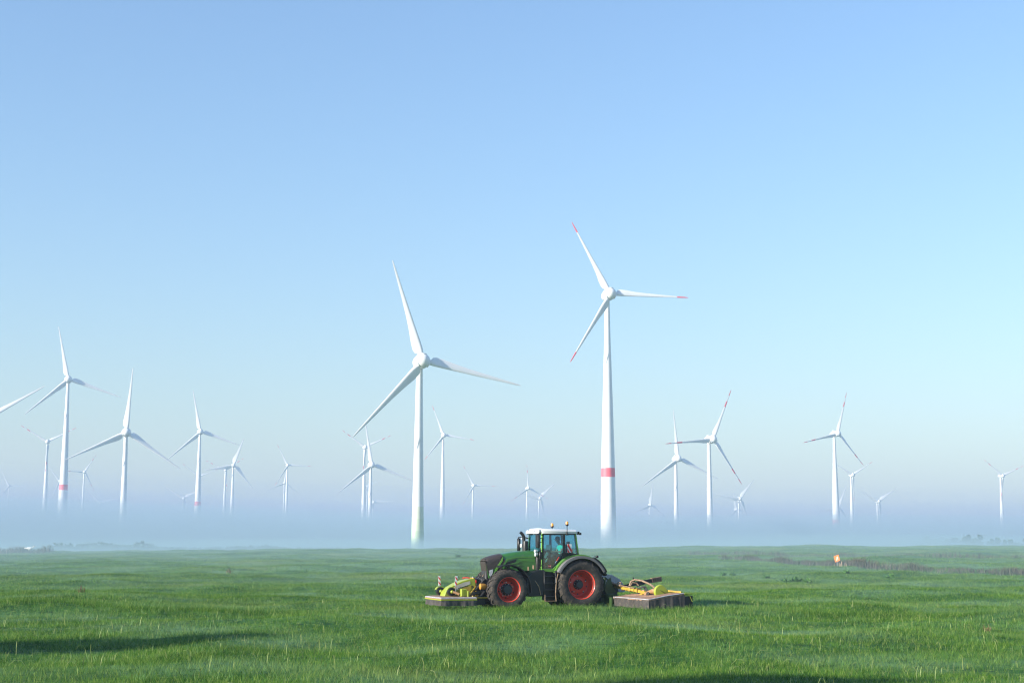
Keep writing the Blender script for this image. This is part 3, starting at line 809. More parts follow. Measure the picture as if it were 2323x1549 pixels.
def beacon(x, y, z0, z1):
    mb = MB(); mb.tube([(x, y, z0), (x, y, z1)], .018, 8); mb.lathe([(.03, z1 - .03), (.075, z1 + .02), (.07, z1 + .05)], 'Z', c=(x, y, 0), seg=16)
    if z0 < 3.3: mb.box((x, y - .03, z0 + .06), (.06, .06, .16), bev=.01)
    b_ = mb.build('beacon', M_BLACK, tractor)
    mb = MB(); mb.lathe([(.06, z1 + .05), (.058, z1 + .14), (.045, z1 + .165), (.01, z1 + .17)], 'Z', c=(x, y, 0), seg=18)
    mb.build('amber_lens', M_AMBER, b_, 40)
beacon(.62, -.60, 3.36, 3.46)
beacon(.52, .87, 3.12, 3.52)
# mirrors
for s, z0, zc in ((1, 3.13, 2.85), (-1, 3.0, 2.70)):
    mb = MB(); yy = s * 1.16; xx = 1.97
    mb.box((xx, yy, zc), (.13, .25, .60), rot=(0, 0, s * .30), bev=.05)
    mb.tube([(1.66, s * .80, z0 - .02), (1.80, s * .95, z0 + .03), (xx + .02, s * 1.12, z0 + .02), (xx, yy, zc + .2)], .022, 8)
    mb.tube([(1.66, s * .80, zc - .05), (xx, yy, zc - .05)], .016, 6)
    mr = mb.build('mirror', M_BLACK, tractor, 40)
    mb = MB(); mb.box((xx - .057, yy, zc), (.006, .17, .48)); mb.build('mirror_glass', M_LAMP, mr)
mb = MB()
for y, z in ((-.92, 2.96), (.90, 2.98)):
    mb.box((1.86, y, z), (.12, .15, .12), bev=.02); mb.tube([(1.66, y * .88, z), (1.86, y, z)], .018, 6)
    mb.lathe([(.055, 0), (.05, .012)], 'X', c=(1.92, y, z), seg=12, mi=1)
mb.build('pillar_work_light', [M_BLACK, M_LAMP], tractor)
# exhaust
mb = MB()
mb.tube([(1.93, -.62, 1.9), (1.93, -.62, 2.95), (1.94, -.62, 3.04), (1.98, -.62, 3.13), (2.05, -.62, 3.20), (2.10, -.62, 3.23)], [.07, .07, .07, .07, .065, .065], 16)
mb.lathe([(.10, 2.2), (.115, 2.25), (.115, 2.82), (.10, 2.86)], 'Z', c=(1.86, -.60, 0), seg=20)
mb.build('exhaust_pipe', M_BLACK, tractor, 35)
mb = MB(); mb.box((2.02, -.72, 2.66), (.06, .16, .16), bev=.02); mb.build('number_lamp', M_ROOF, tractor)
# warning board on the cab side
mb = MB(); mb.box((.42, .88, 2.55), (.19, .02, .36), 0)
for pl in ([(.515, 2.73), (.46, 2.73), (.325, 2.48), (.325, 2.37), (.34, 2.37), (.515, 2.66)], [(.515, 2.56), (.515, 2.40), (.50, 2.372), (.40, 2.372)]):
    mb.prism(pl, .892, .896, 1)
mb.box((.36, .86, 2.3), (.03, .03, .3), 2)
mb.build('warning_board', [M_STRIPEW, M_REDREF, M_BLACK], tractor, 0)
mb = MB(); mb.box((.30, .90, 2.48), (.05, .05, .12), bev=.01); mb.build('side_marker_lamp', mat('marker_lens', (.55, .25, .2), .4, scale=6), tractor)
mb = MB(); mb.box((1.30, .812, 1.80), (.13, .006, .08)); mb.box((1.30, .816, 1.80), (.12, .003, .012), 1); mb.build('door_sticker', [M_REDREF, M_STRIPEW], tractor, 0)
mb = MB(); bar(mb, (.92, .825, 2.11), (.70, .825, 2.38), .03, .02); mb.build('door_handle', M_BLACK, tractor)
mb = MB(); bar(mb, (.985, .823, 2.02), (.87, .823, 2.19), .035, .01, 0); bar(mb, (1.05, .823, 1.93), (.985, .823, 2.02), .035, .01, 1); mb.build('door_decal', [M_REDREF, mat('decal_blue', (.25, .32, .45), .5)], tractor, 0)
mb = MB(); mb.tube([(1.70, .70, 1.70), (1.72, .86, 1.9), (1.72, .86, 2.45), (1.70, .8, 2.5)], .02, 8); mb.box((1.72, .84, 2.25), (.12, .1, .3), bev=.02); mb.build('grab_rail', M_BLACK, tractor)
# interior
mb = MB(); mb.box((.42, 0, 2.10), (.50, .50, .14), bev=.05); mb.box((.17, 0, 2.42), (.14, .48, .60), rot=(0, -.12, 0), bev=.05); mb.box((.12, 0, 2.78), (.09, .26, .14), bev=.03); mb.box((.5, 0, 1.86), (.36, .36, .36), bev=.03); mb.build('seat', M_BLACK, tractor, 40)
mb = MB(); mb.tube([(1.42, 0, 1.7), (1.30, 0, 2.2), (1.18, 0, 2.42)], .06, 10); mb.box((1.36, 0, 2.46), (.12, .34, .22), rot=(0, .4, 0), bev=.03); mb.build('steering_column', M_BLACK, tractor, 40)
mb = MB()
c0 = Vector((1.14, 0, 2.46)); Mw = Matrix.Translation(c0) @ Matrix.Rotation(-.45, 4, 'Y')
ringp = [(.2 * math.cos(2 * math.pi * i / 24), .2 * math.sin(2 * math.pi * i / 24), 0) for i in range(25)]
mb.tube(ringp, .016, 8, M=Mw, caps=False)
for i in range(3): mb.tube([(0, 0, -.02), (.19 * math.cos(2.1 * i), .19 * math.sin(2.1 * i), 0)], .012, 6, M=Mw)
mb.build('steering_wheel', M_BLACK, tractor, 40)
mb = MB(); mb.box((.86, -.42, 2.58), (.05, .30, .24), rot=(0, -.2, .5), bev=.015); mb.tube([(.75, -.5, 2.2), (.86, -.44, 2.5)], .02, 6); mb.box((.62, -.46, 2.30), (.5, .16, .10), bev=.03)
mb.build('armrest_monitor', M_BLACK, tractor, 40)
mb = MB(); mb.box((1.42, .42, 1.95), (.10, .14, .45), bev=.03); mb.box((1.30, -.45, 2.0), (.3, .3, .6), bev=.03); mb.box((.3, -.55, 2.35), (.4, .25, .3), bev=.04); mb.box((.22, .55, 2.3), (.2, .2, .2), bev=.03)
mb.tube([(.30, -.2, 3.12), (.30, -.2, 2.96)], .015, 6); mb.box((.30, -.2, 2.92), (.08, .14, .1), bev=.02)
mb.build('cab_console', M_BLACK, tractor, 40)
# front linkage, rear hitch
mb = MB()
for s in (1, -1):
    mb.box((4.42, s * .44, .70), (.75, .07, .13), rot=(0, .18, 0), bev=.02)
    mb.tube([(4.05, s * .36, 1.25), (4.48, s * .42, .80)], .045, 10)
    mb.tube([(4.10, s * .2, 1.35), (4.30, s * .3, 1.05), (4.55, s * .22, .95), (4.70, s * .2, 1.1)], .02, 6)
    mb.tube([(4.12, s * .1, 1.4), (4.36, s * .12, 1.2), (4.60, s * .1, 1.12)], .016, 6)
mb.box((4.15, 0, .78), (.25, .9, .36), bev=.04); mb.box((4.0, 0, .45), (.5, .8, .3), bev=.04)  # second box is an added dark mass, filling in shade under the nose
for s in (1, -1):  # added dark arms and plates, standing in for deep shade
    mb.tube([(3.95, s * .5, .9), (4.3, s * .55, .55), (4.75, s * .6, .40)], .05, 8); mb.box((4.45, s * .62, .36), (.7, .06, .34), rot=(0, .1, 0), bev=.02)
mb.tube([(4.10, 0, .9), (4.7, 0, .85)], .06, 10)
mb.tube([(4.12, -.02, 1.22), (4.62, 0, 1.26)], [.03, .035], 10)
fl = mb.build('front_linkage', M_DARK, tractor, 40)
mb = MB(); mb.lathe([(.02, -.2), (.08, -.17), (.125, -.06), (.13, .12), (.08, .15), (.02, .16)], 'X', c=(4.20, .58, .96), seg=18)
mb.build('orange_accumulator', mat('orange_paint', (.55, .25, .03), .5, scale=6, amt=.6, dirt=((.2, .12, .06), .58)), fl, 40)
mb = MB()
for i in range(5):
    a = i * 1.3
    mb.tube([(4.02, .3 * math.cos(a), 1.25 + .05 * i), (4.2, .34 * math.cos(a), 1.12), (4.32, .3 * math.cos(a * 1.4), .95), (4.42, .2 * math.cos(a), .84)], .018, 6)
mb.build('hydraulic_hoses', M_RUST, fl)
mb = MB()
mb.box((-.75, 0, 1.05), (.5, .7, .7), bev=.06)
for s in (1, -1):
    mb.box((-1.05, s * .42, .70), (.95, .08, .12), rot=(0, -.1, 0), bev=.02)
    mb.tube([(-.8, s * .4, 1.45), (-1.2, s * .42, .8)], .035, 8)
mb.tube([(-.9, 0, 1.25), (-1.5, 0, 1.3)], .045, 10)
mb.box((-.98, .1, 1.3), (.16, .5, .2), bev=.03); mb.box((-1.0, 0, .5), (.5, 1.0, .4), bev=.05)  # low box is added, standing in for dark shade behind the wheels
for i in range(4): mb.tube([(-.85, -.3 + .2 * i, 1.3), (-1.1, -.25 + .2 * i, 1.15), (-1.35, -.2 + .15 * i, .8)], .02, 6)
mb.build('rear_linkage', M_DARK, tractor, 40)
# ------------------------------------------------------------------ mowers
M_LIME = mat('mower_lime', (.30, .36, .03), .42, scale=4, col2=(.34, .40, .03), coat=.2, dirt=((.36, .26, .10), .60))
M_LIMED = mat('mower_yellow_worn', (.46, .33, .04), .5, scale=6, col2=(.36, .22, .03), dirt=((.24, .16, .09), .56))
M_DECK = mat('dusty_deck', (.34, .21, .135), .75, scale=5, col2=(.24, .135, .08), dirt=((.46, .36, .30), .58), bump=.004)
M_EDGE = mat('pale_edge', (.44, .44, .47), .6, scale=7, col2=(.30, .28, .28))
M_CURT = mat('grey_curtain', (.062, .056, .052), .75, scale=4, col2=(.04, .037, .035), dirt=((.125, .095, .07), .50), bump=.01, bscale=6)
M_PANEL = mat('dusty_white_panel', (.55, .52, .44), .55, scale=5, col2=(.46, .42, .34))
M_ORANGE = mat('orange_guard', (.36, .20, .09), .55, scale=6, amt=.6)

def tpt(x, y, z=0): # tractor frame to world
    c, s = math.cos(TR_YAW), math.sin(TR_YAW)
    return Vector((TR.x + c * x - s * y, TR.y + s * x + c * y, TR.z + z))
def frame(name, x, y):
    o = empty(name, tpt(x, y), TR_YAW); return o
def shift(o, x, y): o.location = (-x, -y, 0); return o

def curtain(poly, ztop, zbot, seed=0, th=.02):
    """hanging cloth along a polyline of (x,y), with soft vertical folds"""
    pts = []
    for i in range(len(poly) - 1):
        a, b_ = Vector(poly[i]), Vector(poly[i + 1]); n = max(2, int((b_ - a).length / .05))
        for k in range(n + (i == len(poly) - 2)): pts.append((a + (b_ - a) * k / n, (b_ - a).normalized(), i + k / n))
    secs = []; r = random.Random(seed)
    for p, d, q in pts:
        nrm = Vector((d.y, -d.x))
        s = q * 9 + seed
        w = .022 * math.sin(s) + .014 * math.sin(s * 2.7 + 1) + .01 * math.sin(s * 6.1)
        zt = float(np.interp(q, range(len(ztop)), ztop)); zb = float(np.interp(q, range(len(zbot)), zbot)) + .012 * math.sin(s * 1.7)
        col = []
        for t in (0, .35, .7, 1):
            o_ = p + nrm * (w * (t ** .7) * 1.6); col.append((o_.x, o_.y, zt + (zb - zt) * t))
        for t in (1, .7, .35, 0):
            o_ = p + nrm * (w * (t ** .7) * 1.6 - th); col.append((o_.x, o_.y, zt + (zb - zt) * t))
        secs.append(col)
    mb = MB(); mb.loft(secs); return mb

# front mower
FX = 5.7
fm = frame('front_mower', FX - .24, 0)
tag(fm, 'lime green front mower with dusty deck and grey skirt on the nose of the tractor', 'mower')
def F_(mb, name, m, sm=40, bev=0, parent=None):
    o = mb.build(name, m, parent or fm, sm, bev)
    if parent is None: shift(o, FX, 0)
    return o
dp = [(6.52, 1.42), (6.50, -.95), (6.08, -1.42), (4.98, -1.42), (4.98, 1.42)]
def decksec(z, ins, zf=0):
    c = Vector((5.7, 0)); return [(c.x + (x - c.x) * (1 - ins), y * (1 - ins), z + zf * (6.5 - x)) for x, y in dp]
mb = MB(); mb.loft([decksec(.44, 0), decksec(.50, .004), decksec(.545, .05), decksec(.56, .16)])
deck = F_(mb, 'deck', M_DECK, 30)
mb = MB(); mb.loft([decksec(.425, -.006), decksec(.462, -.010), decksec(.470, .01)]); F_(mb, 'deck_edge', M_LIME, 30)
mb = MB(); mb.loft([decksec(.505, .006), decksec(.53, .008), decksec(.551, .045), decksec(.54, .046)]); F_(mb, 'deck_lip', M_EDGE, 30)
mb = curtain([(5.0, 1.40), (6.49, 1.40), (6.47, -.94), (6.06, -1.40), (5.0, -1.40)], [.44] * 5, [.20, .20, .20, .20, .20], 3)
F_(mb, 'curtain', M_CURT, 60)
mb = MB()
prof = [(6.04, .56), (5.98, .74), (5.80, .92), (5.52, 1.08), (5.20, 1.20), (4.86, 1.28), (4.70, 1.27), (4.66, 1.10), (4.80, .74), (4.95, .56)]
mb.prism(prof, -.32, .32); cover = F_(mb, 'drive_cover', M_LIME, 30, .02)
mb = MB(); mb.prism([(5.92, .70), (5.76, .86), (5.50, 1.01), (5.18, 1.13), (4.92, 1.18), (4.90, 1.06), (5.2, .96), (5.55, .80), (5.80, .64)], .322, .330)
o = mb.build('cover_panel', M_PANEL, cover, 30)
mb = MB(); mb.prism([(5.76, .60), (5.45, .80), (5.15, .93), (4.86, 1.0), (4.92, .72), (5.0, .60)], .322, .333); mb.build('cover_lower_panel', M_LIMED, cover, 30)
mb = MB()
for i in range(6): mb.box((5.42 - i * .075, .335, .90 + i * .016), (.05, .006, .03), rot=(0, .3, 0))
mb.build('cover_marks', M_DARK, cover, 0)
for x, y in ((5.97, -.50), (5.80, .50)):
    mb = MB(); mb.lathe([(.10, -.14), (.165, -.12), (.175, 0), (.165, .10), (.11, .12), (.10, .05), (.02, .05)], 'Y', c=(x, y, .75), seg=22)
    g = F_(mb, 'shaft_guard', M_BLACK, 35)
    mb = MB(); mb.arc((x, .75), .178, .205, 20, 200, y - .15, y + .05, 12); mb.lathe([(.07, .04), (.08, .10), (.03, .16)], 'Y', c=(x, y, .75), seg=12); mb.build('guard_ring', M_LIME, g, 35)
    mb = MB(); mb.tube([(x - .02, y + .10, .75), (x - .16, y + .18, .71), (x - .28, y + .22, .65)], [.055, .045, .06], 12); mb.build('gear_shaft', M_ORANGE, g, 35)
mb = MB()
mb.box((5.36, .78, .72), (.26, .16, .32), bev=.03); mb.box((5.36, .0, .60), (.2, 1.5, .12), bev=.03)
for i in range(4): mb.box((5.44 - i * .06, .87, .72), (.025, .02, .28))
mb.box((5.18, .80, .66), (.08, .2, .28), bev=.02)
F_(mb, 'gearbox', M_LIME, 35)
mb = MB()
for s in (1, -1):
    bar(mb, (4.62, s * .42, .52), (4.72, s * .20, 1.30), .08, .06); bar(mb, (4.62, s * .42, .52), (4.9, s * .6, .56), .07, .06)
    bar(mb, (4.66, s * .3, .95), (5.1, s * .75, .60), .05, .05)
bar(mb, (4.72, -.22, 1.28), (4.72, .22, 1.28), .08, .08); bar(mb, (4.62, -.44, .56), (4.62, .44, .56), .09, .09)
mb.box((4.55, .62, .50), (.7, .2, .06), bev=.02); mb.box((4.62, -.62, .50), (.6, .2, .06), bev=.02)
F_(mb, 'headstock', M_LIMED, 35)
mb = MB()
for i in range(8):
    q = random.Random(i); y = -.35 + .1 * i
    mb.tube([(4.7, y, 1.2 - .05 * i), (4.86, y + .1, 1.0), (4.78, y, .8), (4.98, y + .05, .62)], .02, 6)
mb.box((4.72, .12, 1.12), (.16, .14, .3), bev=.03); mb.box((4.74, -.1, .9), (.22, .3, .24), bev=.03)
F_(mb, 'hoses_and_valves', M_DARK, 40)
mb = MB(); mb.tube([(4.66, 0, 1.27), (4.40, 0, 1.26), (4.10, 0, 1.22)], [.05, .03, .03], 10); mb.ball((4.68, 0, 1.30), .07, 10, 6); F_(mb, 'top_link', M_STEEL, 35)
mb = MB(); mb.tube([(5.12, -.1, 1.30), (4.98, .0, 1.32), (4.84, .02, 1.30)], .022, 8); mb.box((4.76, .26, .62), (.03, .03, .16)); mb.ball((4.66, .3, 1.16), .05, 8, 6, 0, (1, .6, 1.8)); F_(mb, 'red_handle', M_REDREF, 35)
for x, y, z0, tilt in ((5.98, -.55, .98, .06), (5.64, .62, 1.0, -.05)):
    M = Matrix.Translation((x, y, z0)) @ Matrix.Rotation(tilt, 4, 'Y')
    mb = MB(); mb.box((0, 0, .20), (.095, .02, .40), 0)
    mb.v = [tuple(M @ Vector(p)) for p in mb.v]
    for k in range(2):
        z = k * .2
        mb.add([(a, b_, c) for a, c in ((-.0475, z - .0), (-.0475, z + .08), (.0475, z + .195), (.0475, z + .115)) for b_ in (.0105, .014)], [(0, 2, 4, 6), (1, 7, 5, 3), (0, 1, 3, 2), (2, 3, 5, 4), (4, 5, 7, 6), (6, 7, 1, 0)], 1, M)
    mb.tube([(x, y, z0 - .36), (x, y, z0 + .05)], .016, 6, 2); mb.ball((x + .02, y + .03, z0 - .06), .035, 8, 6, 3)
    F_(mb, 'warning_board', [M_STRIPEW, M_REDREF, M_STEEL, M_ORANGE], 0)

# rear mower combination
RX = -1.5
rm = frame('rear_mower', RX, 0)
tag(rm, 'wide yellow and grey butterfly mower trailing low behind the tractor wheels', 'mower')
def R_(mb, name, m, sm=40, bev=0, parent=None):
    o = mb.build(name, m, parent or rm, sm, bev)
    if parent is None: shift(o, RX, 0)
    return o
for s in (1, -1):
    A, B, C, D = (-1.36, 1.45), (-1.36, 4.97), (-2.95, 4.97), (-2.95, 1.45)      # front inner, front outer, rear outer, rear inner
    def q(p, ins=0, dz=0):
        cx, cy = -2.15, 3.2; x = cx + (p[0] - cx) * (1 - ins); y = (cy + (p[1] - cy) * (1 - ins))
        return (x, s * y, .50 + (-1.36 - x) / 1.59 * .20 + (.04 if p[1] > 3 and p[0] < -2 else 0) + dz)
    mb = MB(); mb.loft([[q(p, 0, -.04) for p in (A, B, C, D)], [q(p, 0, 0) for p in (A, B, C, D)], [q(p, .05, .035) for p in (A, B, C, D)], [q(p, .3, .05) for p in (A, B, C, D)]])
    for i in range(3): mb.box((-1.8 - .3 * i, s * 3.2, .615 + .038 * i), (.05, 3.0, .02), 0)
    dk = R_(mb, 'deck', M_DECK, 30)
    mb = MB()
    for p0, p1 in ((A, B), (B, C)):
        mb.tube([q(p0, .005, .015), q(((p0[0] + p1[0]) / 2, (p0[1] + p1[1]) / 2), .0, .02), q(p1, .005, .015)], .022, 8)
    R_(mb, 'deck_lip', M_EDGE, 30)
    mb = curtain([(A[0], s * A[1]), (B[0], s * B[1]), (C[0] - .02, s * C[1])] if s > 0 else [(C[0] - .02, s * C[1]), (B[0], s * B[1]), (A[0], s * A[1])], [.49, .49, .70] if s > 0 else [.70, .49, .49], [.16, .12, .13] if s > 0 else [.13, .12, .16], 5 + s)
    R_(mb, 'curtain', M_CURT, 60)
    # swath boards and tines behind the deck
    mb = MB()
    for i in range(9):
        y = s * (4.95 - i * .10)
        mb.tube([(-2.94, y, .72), (-3.18, y, .70), (-3.32 + .01 * i, y, .42)], .012, 6)
    mb.tube([(-2.96, s * 4.98, .74), (-3.32, s * 4.92, .74)], .025, 6); mb.tube([(-3.32, s * 4.92, .74), (-3.32, s * 4.0, .70)], .025, 6)
    R_(mb, 'tine_rack', M_LIME, 40)
    mb = MB(); mb.prism([(-2.98, .62), (-3.36, .66), (-3.36, .10), (-3.02, .10)], *sorted((s * 4.86, s * 4.90))); mb.prism([(s * 4.0, .62), (s * 4.88, .62), (s * 4.88, .12), (s * 4.0, .16)], -3.34, -3.30, axis='X')
    R_(mb, 'swath_board', M_BLACK, 30)
    # support arm
    mb = MB()
    bar(mb, (-1.9, s * .45, .95), (-1.95, s * 1.9, .86), .16, .15); bar(mb, (-1.95, s * 1.88, .86), (-2.08, s * 3.05, .74), .13, .12); mb.box((-1.96, s * 1.9, .86), (.22, .2, .2), bev=.03)
    for yy in (1.2, 1.55, 2.3, 2.6): mb.box((-1.93 - .03 * yy, s * yy, .92 - .04 * yy), (.20, .03, .18))
    bar(mb, (-2.08, s * 3.0, .78), (-2.1, s * 3.25, .60), .12, .12); bar(mb, (-2.08, s * 3.05, .76), (-2.0, s * 2.7, .60), .08, .08)
    bar(mb, (-2.5, s * 3.6, .86), (-2.9, s * 4.8, .80), .05, .07)
    arm = R_(mb, 'support_arm', M_LIMED, 35, .008)
    mb = MB(); mb.tube([(-1.75, s * .5, 1.05), (-1.8, s * 1.3, .98)], [.055, .055], 12); mb.tube([(-1.8, s * 1.3, .98), (-1.9, s * 2.4, .9)], .028, 10); mb.ball((-1.75, s * .48, 1.05), .08, 10, 6); mb.tube([(-1.78, s * .9, 1.0), (-1.78, s * 1.0, 1.12), (-1.8, s * 1.3, 1.10)], .025, 6)
    mb.build('hydraulic_ram', M_RUST, arm, 35)
    mb = MB(); mb.tube([(-2.05, s * 3.2, .66), (-2.15, s * 3.55, .80), (-2.2, s * 3.75, .82)], [.10, .09, .12], 14); mb.tube([(-2.2, s * 3.75, .82), (-2.22, s * 3.95, .80)], [.13, .06], 14)
    mb.build('drive_shaft', M_ORANGE, arm, 35)
    mb = MB(); mb.lathe([(.02, -.09), (.25, -.09), (.285, -.06), (.285, .03), (.25, .06), (.02, .065)], 'Y', c=(-2.32, s * 4.05, .80), seg=30)
    mb.prism([(-2.20, 1.04), (-2.86, .80), (-2.90, .64), (-2.35, .54)], *sorted((s * 3.97, s * 4.10)))
    bd = R_(mb, 'belt_guard', M_LIME, 35, .01)
    mb = MB(); bar(mb, (-2.28, s * 4.125, .86), (-2.62, s * 4.125, .66), .035, .012); mb.build('guard_slot', M_BLACK, bd, 0)
    mb = MB()
    for k in range(4): mb.tube([(-1.9, s * (2.75 + .06 * k), .9), (-2.05, s * (2.9 + .1 * k), 1.0), (-2.15, s * (3.2 + .05 * k), .72)], .017, 6)
    mb.box((-2.15, s * 3.4, .70), (.3, .3, .16), bev=.03)
    R_(mb, 'hoses', M_DARK, 40)
mb = MB(); mb.tube([(-2.05, 2.95, .84), (-2.08, 3.05, .68), (-2.12, 3.2, .62)], .022, 8); R_(mb, 'red_hose', M_REDREF, 35)
# headstock between tractor and units
mb = MB()
for s in (1, -1):
    bar(mb, (-1.35, s * .40, .45), (-1.5, s * .22, 1.30), .09, .08); bar(mb, (-1.5, s * .22, 1.30), (-2.0, s * .5, .9), .08, .08)
    mb.prism([(-1.3, .8), (-1.42, 1.18), (-1.58, 1.32), (-1.66, 1.0), (-1.85, .7), (-1.4, .55)], *sorted((s * .62, s * .66)))
bar(mb, (-1.36, -.48, .5), (-1.36, .48, .5), .1, .1); mb.box((-1.55, .75, .42), (.5, .5, .42), bev=.05); mb.box((-1.55, -.75, .42), (.5, .5, .42), bev=.05); bar(mb, (-1.3, 1.0, .3), (-1.3, 1.45, .3), .05, .4); bar(mb, (-1.9, -.8, .92), (-1.9, .8, .92), .14, .14)  # low boxes and short bar are added dark bulk imitating shade
mb.box((-1.7, 0, .85), (.4, .5, .4), bev=.04)
R_(mb, 'headstock', mat('mower_dark_green', (.035, .075, .018), .5, scale=5, amt=.6), 35)
mb = MB()
bar(mb, (-2.4, .95, 1.02), (-3.45, .80, 1.18), .10, .15); bar(mb, (-2.3, .5, .9), (-2.4, .95, 1.02), .1, .12); bar(mb, (-2.6, 1.15, .96), (-3.3, .9, 1.12), .05, .06)
bar(mb, (-2.55, 1.0, 1.14), (-2.4, 1.2, 1.32), .04, .05); bar(mb, (-1.95, .2, .92), (-2.4, .6, .95), .12, .12)
R_(mb, 'rear_frame', M_DARK, 35)
mb = MB(); bar(mb, (-3.45, .80, 1.18), (-3.95, .72, 1.25), .12, .20)
for i in range(4): mb.box((-3.53 - .1 * i, .875, 1.2 + .014 * i), (.04, .01, .12), 1)
R_(mb, 'lamp_bracket', [M_DECK, M_DARK], 0)
mb = MB()
mb.tube([(-2.05, 1.6, .98), (-2.1, 1.62, 1.16), (-2.25, 1.7, 1.24), (-2.45, 2.0, 1.20), (-2.6, 2.5, 1.06), (-2.6, 3.0, .90), (-2.4, 3.3, .78)], .045, 10)
mb.tube([(-2.05, 1.68, .98), (-2.14, 1.7, 1.12), (-2.3, 1.75, 1.10), (-2.38, 1.8, 1.0)], .03, 8)
R_(mb, 'hose_loop', M_RUST, 40)
# tall pale guard of the far unit
mb = MB(); gp = [(-1.15, .62), (-1.15, 1.52), (-2.0, 1.48), (-2.6, 1.38), (-2.95, 1.20), (-3.15, .95), (-3.2, .62), (-2.9, .62), (-2.82, .84), (-2.65, .96), (-2.45, .95), (-2.3, .80), (-2.25, .62)]
mb.prism(gp, -1.52, -1.44); og = R_(mb, 'side_guard', M_EDGE, 30, .015)
mb = MB(); mb.lathe([(.02, -.03), (.26, -.03), (.28, 0), (.26, .03), (.02, .03)], 'Y', c=(-2.58, -1.42, .72), seg=24); mb.build('guard_disc', M_DARK, og, 35)

# ------------------------------------------------------------------ driver
M_SKIN = mat('skin', (.42, .24, .17), .55, scale=8, amt=.3)
M_SHIRT = mat('teal_shirt', (.02, .62, .43), .8, scale=7, amt=.4)
M_TROUS = mat('dark_trousers', (.035, .045, .06), .8, scale=7, amt=.5)
M_HAIR = mat('dark_hair', (.03, .022, .018), .7, scale=20, amt=.5)
def skin_obj(name, verts, edges, radii, m, parent, root=0, sub=2):
    me = bpy.data.meshes.new(name); me.from_pydata(verts, edges, []); me.update(); me.materials.append(m)
    o = bpy.data.objects.new(name, me); COL.objects.link(o)
    if parent: o.parent = parent
    sk = o.modifiers.new('Skin', 'SKIN'); sk.use_smooth_shade = True
    for i, r in enumerate(radii):
        o.data.skin_vertices[0].data[i].radius = (r, r) if not isinstance(r, tuple) else r
        o.data.skin_vertices[0].data[i].use_root = (i == root)
    s_ = o.modifiers.new('Sub', 'SUBSURF'); s_.levels = sub; s_.render_levels = sub
    return o
dr = frame('person', .40, 0); dr.location.z += 2.16
tag(dr, 'driver in teal T-shirt and dark cap sitting in the tractor cab', 'person')
